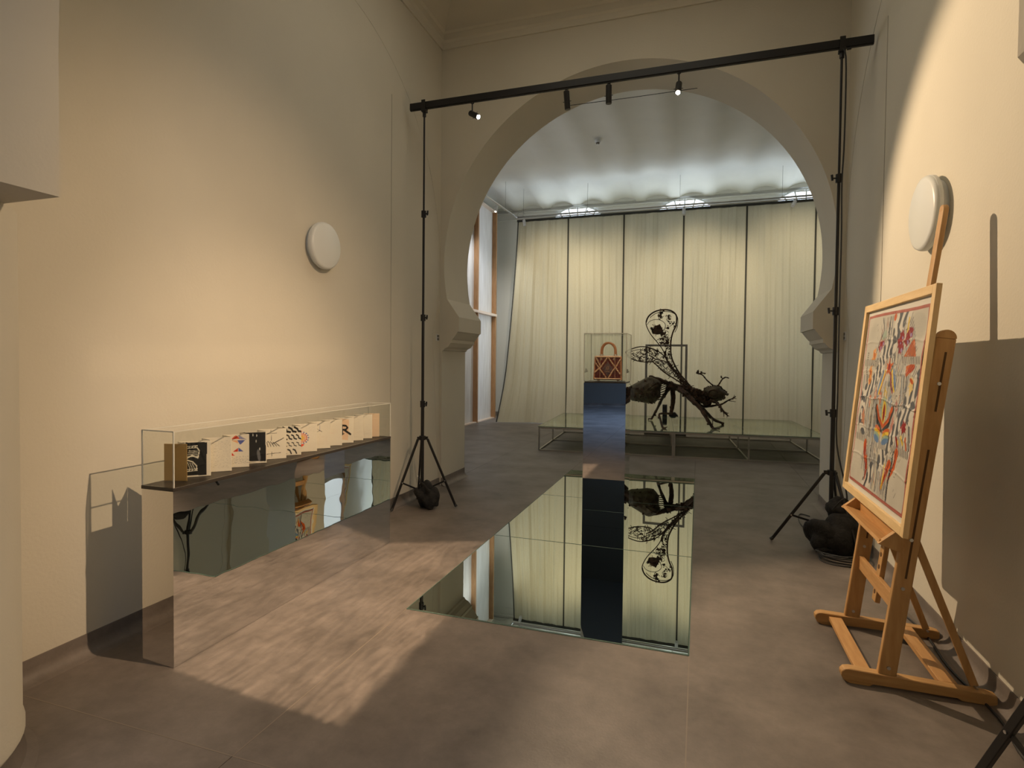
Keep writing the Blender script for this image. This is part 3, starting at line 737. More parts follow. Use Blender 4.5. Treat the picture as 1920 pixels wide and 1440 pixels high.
def handbag():
    bx, by, bz = -0.79, 5.25, QZ+0.003
    t = thing('handbag', 'small quilted rose gold and red handbag with arched tan handles in a clear cube', 'handbag', (bx, by, bz))
    W, D, Hh = 0.125, 0.055, 0.215
    def X(u, v, d=0):                                   # u -1..1 across, v 0..1 up, face at front, tapering inwards
        ww = W*(1-0.06*v); dd = (D*(1-0.25*v))
        return Vector((bx+u*ww, by-dd-d, bz+0.012+v*Hh))
    # body: rounded loft
    bm = bm_new(); rings = []
    for v in (0, .04, .2, .5, .8, .96, 1.0):
        s = 0.93 if v in (0, 1.0) else 1.0; ww = W*(1-.06*v)*s; dd = D*(1-.25*v)*s; r = 0.02; ring = []
        for qx, qy, a0 in ((1, 1, 0), (-1, 1, 90), (-1, -1, 180), (1, -1, 270)):
            for k in range(5):
                a = math.radians(a0+k*22.5); ring.append(bm.verts.new((bx+qx*(ww-r)+r*math.cos(a), by+qy*(dd-r)+r*math.sin(a), bz+.012+v*Hh)))
        rings.append(ring)
    for a, b in zip(rings[:-1], rings[1:]):
        for k in range(20): bm.faces.new((a[k], a[(k+1)%20], b[(k+1)%20], b[k]))
    bm.faces.new(rings[0][::-1]); bm.faces.new(rings[-1]); obj('body', bm, 'bag_red', t, smooth=True, sharp=50)
    # braided diagonal straps on front and back
    def braid(a, b, r=0.0085):
        bm = bm_new(); a = Vector(a); b = Vector(b); n = 22; 
        for ph in (0, PI):
            pts = []
            for k in range(n*3+1):
                q = k/(n*3); p = a.lerp(b, q); o_ = math.sin(q*n*PI*.9+ph)
                d = (b-a).normalized(); s = d.cross(Vector((0, 1, 0)))
                pts.append(p+s*o_*r*.55+Vector((0, -1, 0))*math.cos(q*n*PI*.9+ph)*r*.35)
            tube(bm, pts, r*.55, 5)
        return bm
    for (u0, v0, u1, v1) in ((-.98, .75, .0, .02), (.0, .98, -.50, .55), (-.50, .55, -.96, .98), (.0, .98, .98, .22), (.98, .86, .0, .02), (-.98, .30, -.5, .55)):
        obj('braided_strap', braid(X(u0, v0, .004), X(u1, v1, .004)), 'gold', t, smooth=True)
    for u in (-.56, .56):
        bm = bm_new(); tube(bm, [X(u, v/6, .005) for v in range(7)], .0035, 6); obj('vertical_trim', bm, 'gold', t)
    bm = bm_new(); pts = [(-.98, .05), (.98, .05)]; tube(bm, [X(-.98, .04, .002), X(.98, .04, .002)], .010, 8); obj('base_trim', bm, 'gold', t)
    bm = bm_new(); tube(bm, [X(-.98, .98, .0), X(.98, .98, .0)], .010, 8); obj('top_trim', bm, 'gold', t)
    bm = bm_new(); box(bm, bx-.085, bx+.085, by-D-.002, by-D+.002, bz+.09, bz+.17)
    for s in (-1, 1):                                   # side trims
        b2 = bm_new(); tube(b2, [X(s*.99, v/6, -.008) for v in range(7)], .008, 8); obj('side_trim', b2, 'tan', t)
    bm.free()
    bm = bm_new(); a = X(0, .78, .001); b = X(-.40, .47, .001); c = X(0, .14, .001); d = X(.40, .47, .001)
    vs = [bm.verts.new(p) for p in (a, b, c, d)]; vs2 = [bm.verts.new(p+Vector((0, -.003, 0))) for p in (a, b, c, d)]
    bm.faces.new(vs2); 
    for k in range(4): bm.faces.new((vs[k], vs[(k+1)%4], vs2[(k+1)%4], vs2[k]))
    obj('centre_diamond', bm, 'bag_dark', t)
    bm = bm_new(); 
    for r0 in (.006, .012): tube(bm, [X(0, .5, .005)+Vector((r0*math.cos(k*PI/8), 0, r0*1.3*math.sin(k*PI/8))) for k in range(17)], .0016, 5)
    tube(bm, [X(-.16, .32, .005), X(-.05, .36, .006), X(.05, .36, .006), X(.16, .32, .005)], .004, 6)
    obj('ornament', bm, 'gold', t)
    # handles with rings
    for s in (-1, 1):
        bm = bm_new(); pts = []; y = by+s*0.026
        for k in range(17):
            a = PI-k*PI/16; pts.append((bx+0.063*math.cos(a), y, bz+Hh+.062+0.075*math.sin(a)))
        pts = [(bx-.064, y, bz+Hh+.032)]+pts+[(bx+.064, y, bz+Hh+.032)]
        tube(bm, pts, .0095, 10); hd = obj('handle', bm, 'tan', t)
        for q in (-1, 1):
            bm = bm_new(); tube(bm, [(bx+q*.064+.011*math.cos(k*PI/6), y-.002, bz+Hh+.024+.013*math.sin(k*PI/6)) for k in range(13)], .0028, 6)
            obj('ring', bm, 'gold', hd)
        for q in (-1, 1):
            bm = bm_new(); lathe(bm, [(0, -.004), (.012, -.003), (.013, 0), (.012, .003), (0, .004)], 14); 
            bmesh.ops.rotate(bm, verts=bm.verts, cent=(0, 0, 0), matrix=Matrix.Rotation(PI/2, 3, 'X')); bmesh.ops.translate(bm, verts=bm.verts, vec=X(q*.5, .88, .006) if s < 0 else X(q*.5, .88, .006)+Vector((0, 2*D*.8+.01, 0)))
            obj('rivet', bm, 'gold', t)
    for u in (-1, 1):
        for s in (-1, 1): bm = bm_new(); lathe(bm, [(0, 0), (.006, .0), (.007, .008), (0, .013)], 10, (bx+u*.09, by+s*.035, bz-.0)); obj('foot', bm, 'gold', t)
handbag()

# ================================================================== LIGHTING FRAME: bar on two stands
def light_stand(loc, label, ang, top, R, hub=0.74, joints=(), knobs=(1, 1, 1), lean=(0, 0), lw=.016):
    x, y = loc; t = thing('light_stand', label, 'light stand', (x, y, 0), group=None)
    L = Vector((lean[0], lean[1], 0))
    secs = [(0.16, joints[0], .0175), (joints[0]-.04, joints[1], .0145), (joints[1]-.04, joints[2], .012) if len(joints) > 2 else (joints[1]-.04, top, .012)]
    if len(joints) > 2: secs.append((joints[2]-.04, top, .0095))
    for a, b, r in secs:
        bm = bm_new(); tube(bm, [Vector((x, y, a))+L*a/top, Vector((x, y, b))+L*b/top], r, 14); obj('pole_section', bm, 'black', t, smooth=True)
    for i, z in enumerate(joints):
        bm = bm_new(); c = Vector((x, y, z))+L*z/top
        tube(bm, [c+Vector((0, 0, -.035)), c+Vector((0, 0, .03))], .025, 14)
        co = obj('clamp_collar', bm, 'black', t)
        s = knobs[i % len(knobs)]
        bm = bm_new(); tube(bm, [c+Vector((s*.02, 0, 0)), c+Vector((s*.055, -.01, 0))], .006, 8); tube(bm, [c+Vector((s*.05, -.02, -.022)), c+Vector((s*.055, -.02, .024))], .009, 8)
        obj('clamp_knob', bm, 'black', co)
    bm = bm_new(); bl = bm_new(); tube(bm, [(x, y, hub-.02), (x, y, hub+.02)], .034, 16); tube(bl, [(x, y, .15), (x, y, .19)], .028, 14)
    for a in ang: 
        d = Vector((math.cos(math.radians(a)), math.sin(math.radians(a)), 0)); box2 = Vector((x, y, hub))
        beam(bm, box2, box2+d*.058, .02, .03, (0, 0, 1)); beam(bl, Vector((x, y, .17)), Vector((x, y, .17))+d*.045, .016, .02, (0, 0, 1))
    obj('leg_hub', bm, 'black', t); obj('brace_collar', bl, 'black', t)
    for a, r in zip(ang, R if isinstance(R, (tuple, list)) else [R]*3):
        d = Vector((math.cos(math.radians(a)), math.sin(math.radians(a)), 0)); h = Vector((x, y, hub-.01))+d*.055; f = Vector((x, y, .013))+d*r
        bm = bm_new(); beam(bm, h, f, lw, lw*1.5, (0, 0, 1)); lg = obj('leg', bm, 'black', t, bevel=.003)
        bm = bm_new(); tube(bm, [h.lerp(f, .97), f+d*.008], lw*.85, 8); obj('rubber_foot', bm, 'cable', lg)
        m = h.lerp(f, .62); bm = bm_new(); beam(bm, Vector((x, y, .17))+d*.04, m, .010, .016, (0, 0, 1)); obj('brace', bm, 'black', t)
        bm = bm_new(); tube(bm, [m-d.cross(Vector((0, 0, 1)))*.014, m+d.cross(Vector((0, 0, 1)))*.014], .006, 8); obj('rivet', bm, 'bolt', lg)
    return t
BZ = 4.065; BY = 5.2
light_stand((-2.672, BY), 'thin black tripod light stand by the left wall, before the arch', (8, 128, 242), BZ-.05, (.36, .25, .36), .70, (1.05, 1.93, 2.98), (1, 1, 1))
light_stand((1.05, BY), 'black tripod light stand with cables in the right corner before the arch', (180, 63, 292), BZ-.05, (.44, .25, .36), .61, (1.10, 1.93, 3.00), (-1, -1, -1))
light_stand((1.09, 2.02), 'black tripod stand of which one leg reaches in at bottom right', (110, 215, 330), 4.0, (.405, .4, .2), .74, (1.3, 2.1, 3.0), lw=.020)
t = thing('track_bar', 'black lighting track spanning between the two tall stands', 'track bar', (-0.8, BY, BZ))
bm = bm_new(); box(bm, -2.83, 1.272, BY-.018, BY+.018, BZ-.03, BZ+.035); box(bm, -2.83, 1.272, BY-.012, BY+.012, BZ-.038, BZ-.03); obj('track', bm, 'black', t, bevel=.003)
for x in (-2.672, 1.05):
    bm = bm_new(); beam(bm, (x, BY-.03, BZ-.05), (x, BY+.03, BZ-.05), .045, .03, (0, 0, 1)); tube(bm, [(x, BY, BZ-.11), (x, BY, BZ-.03)], .018, 10)
    for s in (-1, 1): box(bm, x-.02, x+.02, BY+s*.026-.005, BY+s*.026+.005, BZ-.05, BZ+.05)
    tube(bm, [(x+.03, BY-.03, BZ-.06), (x+.055, BY-.045, BZ-.065)], .008, 8)
    obj('bracket', bm, 'black', t)
def spotlight(x, y, zt, target, label, lit, group='spotlights hanging from the black track', length=.165, r=.027, drop=.055, parentmat='black', cat='spotlight', name='spotlight', lensmat=None):
    t = thing(name, label, cat, (x, y, zt), group=group)
    piv = Vector((x, y, zt-drop)); d = (Vector(target)-piv).normalized()
    bm = bm_new(); tube(bm, [(x, y, zt), (x, y, zt-drop-.01)], .007, 8); tube(bm, [(x, y, zt-.006), (x, y, zt+.0)], .018, 12); obj('stem', bm, parentmat, t)
    a = piv-d*length*.22; b = piv+d*length*.78
    bm = bm_new(); tube(bm, [a, a+d*.006, b-d*.002, b, b-d*.003, b-d*.012], [r*.75, r, r, r*.97, r*.86, r*.82], 20); hd = obj('lamp_head', bm, parentmat, t, smooth=True)
    bm = bm_new(); tube(bm, [b-d*.0115, b-d*.009, b-d*.002, b+d*.005, b+d*.008], [r*.8, r*.8, r*.72, r*.5, r*.1] if lit else [r*.8, r*.8, r*.8, .0, .0][:2]+[r*.1]*3, 20) if lit else tube(bm, [b-d*.0115, b-d*.009], r*.8, 20)
    obj('lens', bm, lensmat or ('lamp_on' if lit else 'lamp_dim'), hd)
    bm = bm_new(); s = d.cross(Vector((0, 1, 0)) if abs(d.y) < .9 else Vector((1, 0, 0))).normalized(); c = piv+d*length*.35
    tube(bm, [c-s*(r+.012), c+s*(r+.012)], .003, 6); obj('tilt_screw', bm, parentmat, t)
    return b+d*.012
pB = spotlight(-2.15, BY, BZ-.038, TGT_B, 'leftmost spotlight on the black track, glaring towards the easel', True, drop=.11)
pC = spotlight(-0.205, BY, BZ-.038, TGT_C, 'rightmost spotlight on the black track, lit', True, drop=.11)
spotlight(-1.205, BY, BZ-.038, (-1.15, 5.35, 3.0), 'unlit black spotlight left of middle, slightly tilted, on the track', False)
spotlight(-0.815, BY, BZ-.038, (-0.82, 5.28, 3.0), 'unlit black spotlight hanging upright at the middle of the track', False)
spot('track_spot_easel', tuple(pB), TGT_B, 680, WARM2, 64, 0.35)
spot('track_spot_front', tuple(pC), TGT_C, 60, WARM2, 60, 0.8)
# lamp of the near stand (out of view, lights the left wall)
bm = bm_new(); d = (Vector((-2.9, 2.25, 1.0))-Vector(LAMP_A)).normalized(); a = Vector(LAMP_A)-d*.03
tube(bm, [a-d*.17, a-d*.02], .03, 16); tube(bm, [a-d*.12, Vector((1.09, 2.02, 4.0))], .008, 8)
tag(obj('spotlight', bm, 'black'), 'black spotlight above the frame on the nearest stand, aimed at the left wall', 'spotlight')
# cables running down the right stand
def cable(label, pts, r=.004, k=5, material='cable', name='cable'):
    bm = bm_new(); tube(bm, smooth_pts(pts, k), r, 6); return tag(obj(name, bm, material, smooth=True), label, 'cable')
cable('black cable taped down the right light stand', [(1.02, BY-.02, 4.0), (1.072, BY-.03, 3.95), (1.078, BY-.02, 3.3), (1.066, BY-.03, 2.95), (1.072, BY-.03, 2.5), (1.07, BY-.03, 2.0), (1.073, BY-.03, 1.3), (1.075, BY-.03, .85), (1.14, BY-.1, .45), (1.12, BY-.18, .1), (1.1, BY-.2, .02)], .006)
cable('black cable lying along the right skirting towards the easel', [(1.12, 5.0, .006), (1.18, 4.5, .006), (1.17, 4.1, .006), (1.22, 3.7, .006), (1.20, 3.3, .006), (1.235, 2.9, .006), (1.20, 2.6, .006), (1.24, 2.2, .006), (1.2, 1.8, .006)], .006)
cable('thin cable looped on the floor beside the sandbag at the right pier', [(1.0, 5.15, .006), (.95, 5.5, .006), (.93, 5.9, .006), (.98, 6.2, .006), (1.06, 6.15, .006)], .005)
cable('thin wire stretched across the crown of the arch', [(-1.55, 6.62, 4.52), (-0.8, 6.62, 4.515), (0.0, 6.62, 4.52)], .0035, 1)

def lump(name, c, sx, sy, sz, seed, material, parent, squash=1.0, amp=.18):
    bm = bm_new(); bmesh.ops.create_icosphere(bm, subdivisions=4, radius=1.0); r = random.Random(seed)
    ph = [(r.uniform(1.5, 5), r.uniform(1.5, 5), r.uniform(1.5, 5), r.uniform(0, 6)) for _ in range(7)]
    for v in bm.verts:
        p = v.co.copy(); k = 1+sum(amp/3*math.sin(a*p.x+b*p.y+c_*p.z+d) for a, b, c_, d in ph)
        p = p*k
        # fabric creases
        p *= 1+.035*math.sin(14*p.z+5*p.x+seed)*abs(math.sin(3*p.y+seed))
        z = max(p.z, -.86)
        v.co = Vector((c[0]+p.x*sx, c[1]+p.y*sy, c[2]+z*sz))
    return obj(name, bm, material, parent, smooth=True, sharp=60)
t = thing('sandbag', 'small black fabric sandbag slumped at the foot of the left stand', 'sandbag', (-2.6, 5.15, 0))
lump('bag_body', (-2.62, 5.16, .115), .09, .10, .13, 3, 'black_cloth', t)
lump('bag_body', (-2.53, 5.12, .10), .075, .09, .11, 5, 'black_cloth', t)
bm = bm_new(); tube(bm, smooth_pts([(-2.66, 5.1, .2), (-2.6, 5.06, .27), (-2.52, 5.06, .19)], 5), .008, 6); obj('strap', bm, 'black_cloth', t)
t = thing('sandbag', 'large black fabric sandbag heaped around the foot of the right stand', 'sandbag', (1.05, 5.1, 0))
lump('bag_body', (0.985, 5.06, .125), .13, .13, .14, 11, 'black_cloth', t); lump('bag_body', (1.10, 5.05, .16), .13, .13, .18, 12, 'black_cloth', t)
lump('bag_body', (1.09, 5.12, .33), .09, .09, .10, 14, 'black_cloth', t)
bm = bm_new(); tube(bm, smooth_pts([(1.02, 5.0, .35), (1.1, 4.98, .45), (1.16, 5.0, .36)], 5), .007, 6); obj('strap', bm, 'black_cloth', t)
bm = bm_new(); rr = random.Random(4)
for k in range(5):
    pts = [(1.05+.16*math.cos(a*.9+k)+rr.uniform(-.02, .02), 4.85+.13*math.sin(a*.9+k)+rr.uniform(-.02, .02), .012+.012*k+.01*math.sin(a)) for a in range(9)]
    tube(bm, smooth_pts(pts, 4), .006, 6)
tag(obj('cable_coil', bm, 'cable', smooth=True), 'coil of black cable on the floor in front of the right sandbag', 'cable')

# ================================================================== EASEL AND FRAMED SCARF
def easel():
    t = thing('easel', 'tall studio easel of varnished beech by the right wall holding the framed scarf', 'easel', (0.95, 3.335, 0))
    ym = 3.335; ya, yb = 3.02, 3.65
    U = lambda z: 0.845+.125*z
    for y in (ya, yb):                                  # runners with raised feet and rounded ends
        bm = bm_new(); x0, x1 = .665, 1.272
        poly = [(x0, .03), (x0+.01, .012), (x0+.03, .0), (x0+.12, .0), (x0+.135, .012), (x1-.15, .012), (x1-.13, 0), (x1, 0), (x1, .045), (x1-.03, .052), (x0+.04, .068), (x0+.012, .062), (x0, .048)]
        prism(bm, poly, 'y', y-.024, y+.024); obj('runner', bm, 'wood_x', t, bevel=.004)
    bm = bm_new(); box(bm, .735, .80, ya+.024, yb-.024, .03, .052); obj('cross_bar', bm, 'wood_y', t, bevel=.002)
    bm = bm_new(); box(bm, 1.07, 1.14, ya+.024, yb-.024, .03, .056); obj('cross_bar', bm, 'wood_y', t, bevel=.002)
    for s, y in ((-1, ya), (1, yb)):
        a = Vector((U(.06), y, .05)); b = Vector((U(1.62), y, 1.62)); d = (b-a).normalized(); n = Vector((0, 1, 0)).cross(d)
        bm = bm_new(); beam(bm, a, b, .034, .075, (1, 0, 0)); up = obj('upright', bm, 'wood', t, bevel=.006)
        # rounded head
        bm = bm_new(); w_ = Vector((d.z, 0, -d.x)); prism(bm, [((b+(w_*math.cos(k*PI/10)+d*math.sin(k*PI/10))*.0372).x, (b+(w_*math.cos(k*PI/10)+d*math.sin(k*PI/10))*.0372).z) for k in range(11)], 'y', y-.0168, y+.0168); obj('rounded_head', bm, 'wood', up)
        # dark bars standing in for the shade in routed slots, and bolts
        bm = bm_new()
        for q0, q1 in ((.30, .68), (.79, .96)):
            beam(bm, a.lerp(b, q0)-Vector((-.005, 0, 0)), a.lerp(b, q1)-Vector((-.005, 0, 0)), .0355, .009, (1, 0, 0))
        obj('slot', bm, 'dark_slot', up)
        for q in (.03, .27, .415, .87):
            c = a.lerp(b, q); bm = bm_new(); tube(bm, [c+Vector((0, -.022, 0)), c+Vector((0, .022, 0))], .008, 10); obj('bolt', bm, 'bolt', up)
        # rear struts
        c = a.lerp(b, .41); e = Vector((1.205, y+s*-.03, .055)); bm = bm_new(); beam(bm, c+Vector((.03, -s*.025, 0)), e, .014, .032, (1, 0, 0)); obj('rear_strut', bm, 'wood', t, bevel=.002)
        bm = bm_new(); tube(bm, [e+Vector((0, -.03, 0)), e+Vector((0, .03, 0))], .005, 8); obj('bolt', bm, 'bolt', t)
    bm = bm_new(); beam(bm, (U(.38), ya+.017, .38), (U(.38), yb-.017, .38), .022, .075, (0, 0, 1)); obj('middle_rail', bm, 'wood_y', t, bevel=.002)
    # mast, with dark discs for the shade in its ratchet holes
    a = Vector((U(.28)+.008, ym, .28)); b = Vector((U(2.26)+.008, ym, 2.26))
    bm = bm_new(); beam(bm, a, b, .058, .024, (1, 0, 0)); tube(bm, [b+Vector((-.012, 0, 0)), b+Vector((.012, 0, 0))], .029, 16); mast = obj('mast', bm, 'wood', t, bevel=.004)
    bm = bm_new(); d = (b-a).normalized()
    for k in range(9):
        c = a+d*(.05+.065*k); n = Vector((-1, 0, .125)).normalized()
        tube(bm, [c+n*.0115, c+n*.0135], .012, 12)
    obj('ratchet_hole', bm, 'dark_slot', mast)
    # shelf that carries the picture
    zs = .70; xs = U(zs)-.04
    bm = bm_new(); poly = [(xs-.095, zs-.018), (xs+.0, zs-.045), (xs+.005, zs-.03), (xs-.09, zs-.002)]
    prism(bm, poly, 'y', 2.98, 3.66); obj('shelf', bm, 'wood_y', t)
    bm = bm_new(); poly = [(xs-.013, zs-.045), (xs+.008, zs-.045), (xs+.01, zs+.05), (xs-.012, zs+.05)]
    prism(bm, poly, 'y', 2.98, 3.66); obj('shelf_back', bm, 'wood_y', t)
    for y0 in (2.965, 3.645):
        bm = bm_new(); poly = [(xs-.10, zs-.02), (xs+.0, zs-.055), (xs+.0, zs+.048), (xs-.02, zs+.052)]
        prism(bm, poly, 'y', y0, y0+.03); obj('shelf_end', bm, 'wood', t, bevel=.002)
    bm = bm_new(); poly = [(xs-.06, zs-.055), (xs+.005, zs-.055), (xs+.005, zs-.11)]; prism(bm, poly, 'y', ym-.05, ym+.05); obj('shelf_bracket', bm, 'wood', t)
    # top clamp on the mast behind the frame
    bm = bm_new(); zc = 1.74; box(bm, U(zc)-.07, U(zc)+.03, ym-.029, ym+.029, zc-.03, zc+.02); obj('top_clamp', bm, 'wood', t, bevel=.003)
    return t
ES = easel()

SC_ART = None
def scarf_art():
    P = Paint(340, 350, (0.50, 0.47, 0.40), 1.03)
    G = (.13, .13, .13); G2 = (.24, .24, .235); OR = (.50, .13, .03); RD = (.27, .03, .03); YE = (.62, .44, .07); BL = (.14, .22, .36); INKs = (.06, .055, .05); GR = (.26, .36, .28); WH = (.56, .53, .46)
    P.C[:] = np.array((.50, .47, .40)); 
    P.ell((.15, .80), .13, .16, 0, (.44, .42, .36), .7); P.ell((.86, .90), .12, .08, 0, (.44, .42, .36), .7)
    P.scribble((.12, .84), .16, .2, 7, (.45, .43, .38), .003, .5, 1); P.scribble((.88, .90), .16, .1, 5, (.42, .40, .36), .003, .5, 2); P.scribble((.12, .12), .18, .12, 5, (.4, .38, .34), .003, .5, 3); P.scribble((.88, .10), .16, .1, 4, (.5, .47, .42), .003, .4, 5)
    # body of long wavy strands
    r = np.random.RandomState(5)
    for x0, x1, y0, y1, n, w in ((.30, .44, .97, .74, 9, .006), (.44, .56, .97, .72, 8, .009), (.52, .70, .92, .60, 13, .010), (.74, .86, .66, .44, 8, .010), (.42, .60, .22, .03, 10, .009), (.60, .76, .16, .02, 9, .005), (.18, .34, .62, .30, 10, .008), (.30, .44, .42, .12, 9, .010), (.44, .62, .62, .34, 13, .005), (.62, .74, .52, .26, 9, .005), (.84, .97, .56, .28, 6, .010), (.05, .16, .64, .30, 7, .010), (.34, .60, .80, .60, 12, .004), (.33, .46, .56, .30, 10, .007), (.62, .80, .80, .66, 9, .006), (.24, .40, .74, .58, 8, .006), (.70, .84, .44, .30, 8, .006), (.44, .58, .36, .24, 8, .006), (.22, .34, .30, .10, 6, .006), (.64, .76, .24, .04, 7, .006)):
        for k in range(n):
            a = x0+(x1-x0)*(k+.5)/n; amp = r.uniform(.004, .016); f = r.uniform(8, 16); ph = r.uniform(0, 6)
            pts = [(a+amp*math.sin(f*y+ph)+.10*(y0-y)*r.uniform(-.1, .1), y) for y in np.linspace(y0, y1, 9)]
            c = (G, G2, INKs, G2, G, (.45, .42, .33), (.30, .34, .38))[r.randint(7)]
            P.line(pts, w*r.uniform(.6, 1.3), c, k=.92)
    # fine ground of strokes filling the middle
    for k in range(420):
        v = r.uniform(.03, .96); half = .30 if v > .3 else .22; u = .5+r.uniform(-half, half)*(1 if v < .8 else .7); l = r.uniform(.015, .05); q = r.uniform(60, 120)+25*math.sin(v*9)
        c = (INKs, G, G, G2, G2, (.40, .14, .06), (.14, .20, .30), (.42, .32, .10), (.56, .53, .46))[r.randint(9)]
        P.seg((u, v), (u+l*math.cos(math.radians(q)), v+l*math.sin(math.radians(q))), r.uniform(.002, .006), c, k=.9)
    # triangle of fine dashes at the top right
    P.hatch((.76, .96), (.93, .66), 16, 62, .05, .006, G, 1, 10, 1); P.hatch((.72, .90), (.78, .80), 7, 60, .05, .005, INKs, .8, 12, 2)
    P.line([(.29, .97), (.33, .9), (.27, .82), (.23, .76)], .008, INKs)
    # striped wavy ribbons
    P.ribbon([(.72, .99), (.64, .955), (.58, .925), (.57, .885)], .115, WH, G, 9)
    P.ribbon([(.55, .82), (.44, .79), (.38, .755), (.36, .70), (.30, .65), (.22, .58), (.12, .55)], .095, WH, G, 13)
    P.ribbon([(.99, .65), (.93, .60), (.87, .555), (.84, .50), (.97, .47)], .105, WH, G, 10)
    P.ribbon([(.94, .50), (.80, .44), (.74, .38), (.70, .34), (.60, .26), (.57, .19)], .095, WH, G, 12)
    P.ribbon([(.06, .52), (.12, .45), (.09, .38), (.16, .33)], .08, WH, G, 12)
    P.ribbon([(.42, .13), (.37, .06), (.31, .03)], .085, WH, G, 11)
    # flowers, feathers
    P.ell((.517, .965), .022, .022, 60, OR); P.line([(.74, .95), (.735, .88)], .014, YE)
    for c in ((.35, .835), (.31, .81), (.66, .86), (.64, .83), (.77, .875), (.74, .84), (.66, .80)): P.ell(c, .038, .030, 30, RD, .9, .15); P.ell((c[0]+.01, c[1]-.01), .014, .012, 0, (.30, .22, .36))
    P.ell((.36, .87), .05, .03, 20, GR, .7); P.ell((.80, .80), .03, .03, 0, (.30, .30, .42), .8)
    for pts in ([(.84, .845), (.80, .83), (.715, .757), (.90, .757)], [(.90, .728), (.91, .70), (.80, .655), (.78, .71)]):
        P.poly(pts, OR, .92)
    P.hatch((.77, .80), (.88, .77), 9, 50, .08, .004, INKs, .8, 8, 3); P.hatch((.82, .70), (.89, .69), 6, 30, .08, .004, RD, .9, 8, 4)
    for c, a, b in (((.215, .76), .045, .034), ((.19, .72), .03, .035), ((.17, .66), .038, .03), ((.165, .61), .025, .035)): P.ell(c, b, a, 20, (.62, .30, .10), .95, .12); P.ell(c, b*.5, a*.5, 20, (.42, .12, .05), .8, .2)
    P.hatch((.08, .78), (.10, .60), 14, 20, .012, .007, INKs, .9, 30, 9)
    # rope bands
    for (x0, x1, y, n) in ((.70, .97, .74, 17), (.03, .30, .715, 15), (.45, .57, .728, 6), (.71, .97, .287, 15), (.43, .63, .28, 10), (.03, .28, .276, 14)):
        P.poly([(x0, y-.018), (x1, y-.018), (x1, y+.018), (x0, y+.018)], (.54, .51, .44)); P.hatch((x0, y), (x1, y), max(4, int(n*.8)), 112, .034, .0085, INKs)
    # central figure
    P.ell((.51, .695), .045, .035, 0, OR, .95, .25); P.ell((.51, .70), .02, .02, 0, RD, .9)
    P.line([(.42, .67), (.385, .60), (.37, .55)], .022, BL, k=.8); P.line([(.455, .67), (.42, .60), (.40, .55)], .022, YE); P.line([(.47, .67), (.44, .60), (.415, .55)], .010, RD)
    P.line([(.60, .685), (.64, .64), (.66, .59)], .020, BL, k=.85); P.line([(.575, .68), (.61, .63), (.645, .58)], .020, YE); P.line([(.555, .67), (.58, .62), (.62, .57)], .016, RD)
    P.ell((.88, .62), .045, .03, 70, (.66, .50, .22), .9, .15); P.ell((.88, .64), .012, .03, 70, OR)
    for c, col in (((.44, .53), OR), ((.60, .52), BL), ((.34, .54), OR), ((.70, .50), RD), ((.52, .55), YE), ((.24, .50), OR)): P.ell(c, .022, .034, 15, col, .75, .2); P.ell(c, .010, .018, 15, WH, .8)
    P.ell((.515, .46), .055, .085, 0, GR, .8); P.ell((.515, .455), .034, .07, 0, YE, .9); P.ell((.515, .45), .014, .055, 0, RD)
    P.line([(.385, .47), (.42, .40), (.515, .355)], .045, INKs, .02, .9); P.line([(.645, .475), (.62, .40), (.53, .355)], .045, INKs, .02, .9)
    P.line([(.40, .475), (.44, .42), (.52, .38)], .030, OR, .022); P.line([(.635, .48), (.60, .42), (.53, .38)], .030, OR, .022)
    P.hatch((.40, .45), (.50, .39), 7, 120, .03, .003, INKs, .8); P.hatch((.63, .45), (.54, .39), 7, 60, .03, .003, INKs, .8)
    for s in (-1, 1):
        for dy, col in ((.028, OR), (.010, YE), (-.008, GR), (-.024, BL)): P.ell((.525+s*.075, .330+dy), .058, .018, s*14, col, .95)
    P.ell((.87, .41), .036, .03, 0, RD, .95, .2); P.line([(.85, .36), (.88, .33)], .018, YE); P.line([(.91, .36), (.93, .31)], .014, OR); P.line([(.78, .345), (.80, .31)], .022, RD); P.line([(.80, .335), (.81, .32)], .012, YE)
    P.ell((.14, .40), .03, .05, 10, (.50, .24, .14), .85, .2); P.ell((.68, .40), .022, .05, 0, (.45, .15, .1), .7, .2)
    # hanging feathers
    for pts, w0 in (([(.24, .25), (.26, .20), (.29, .16)], .055), ([(.30, .17), (.32, .12), (.315, .06)], .045), ([(.80, .27), (.79, .20), (.74, .14)], .055), ([(.71, .20), (.68, .14), (.645, .07)], .055)):
        P.line(pts, w0, OR, w0*.35); P.hatch(pts[0], pts[-1], 8, 60, w0*1.0, .005, RD, .9, 10, 6); P.hatch(pts[0], pts[-1], 7, 75, w0*1.1, .003, INKs, .7, 12, 8)
    P.line([(.645, .19), (.655, .07)], .016, YE); P.hatch((.75, .27), (.74, .02), 20, 60, .03, .0065, INKs, 1, 12, 7); P.hatch((.30, .24), (.36, .04), 14, 70, .02, .005, INKs, .8, 14, 8)
    for k in range(260):
        v = r.uniform(.05, .94); u = .5+r.uniform(-.36, .36); l = r.uniform(.008, .03); q = r.uniform(0, 180)
        P.seg((u, v), (u+l*math.cos(math.radians(q)), v+l*math.sin(math.radians(q))), .003, (INKs, INKs, G, (.56, .53, .46))[r.randint(4)], k=.8)
    P.C = np.clip(np.array((.50, .47, .40))+(P.C-np.array((.50, .47, .40)))*1.12, .01, .8)
    # red rolled border
    b = .016
    m = np.minimum(np.minimum(P.U, 1-P.U), np.minimum(P.V, 1-P.V)); P.put((m < b).astype(float), (.34, .075, .055), .95)
    P.put(((m < b) & (np.sin(P.U*310)+np.sin(P.V*330) > 1.2)).astype(float), (.55, .25, .18), .6)
    return P
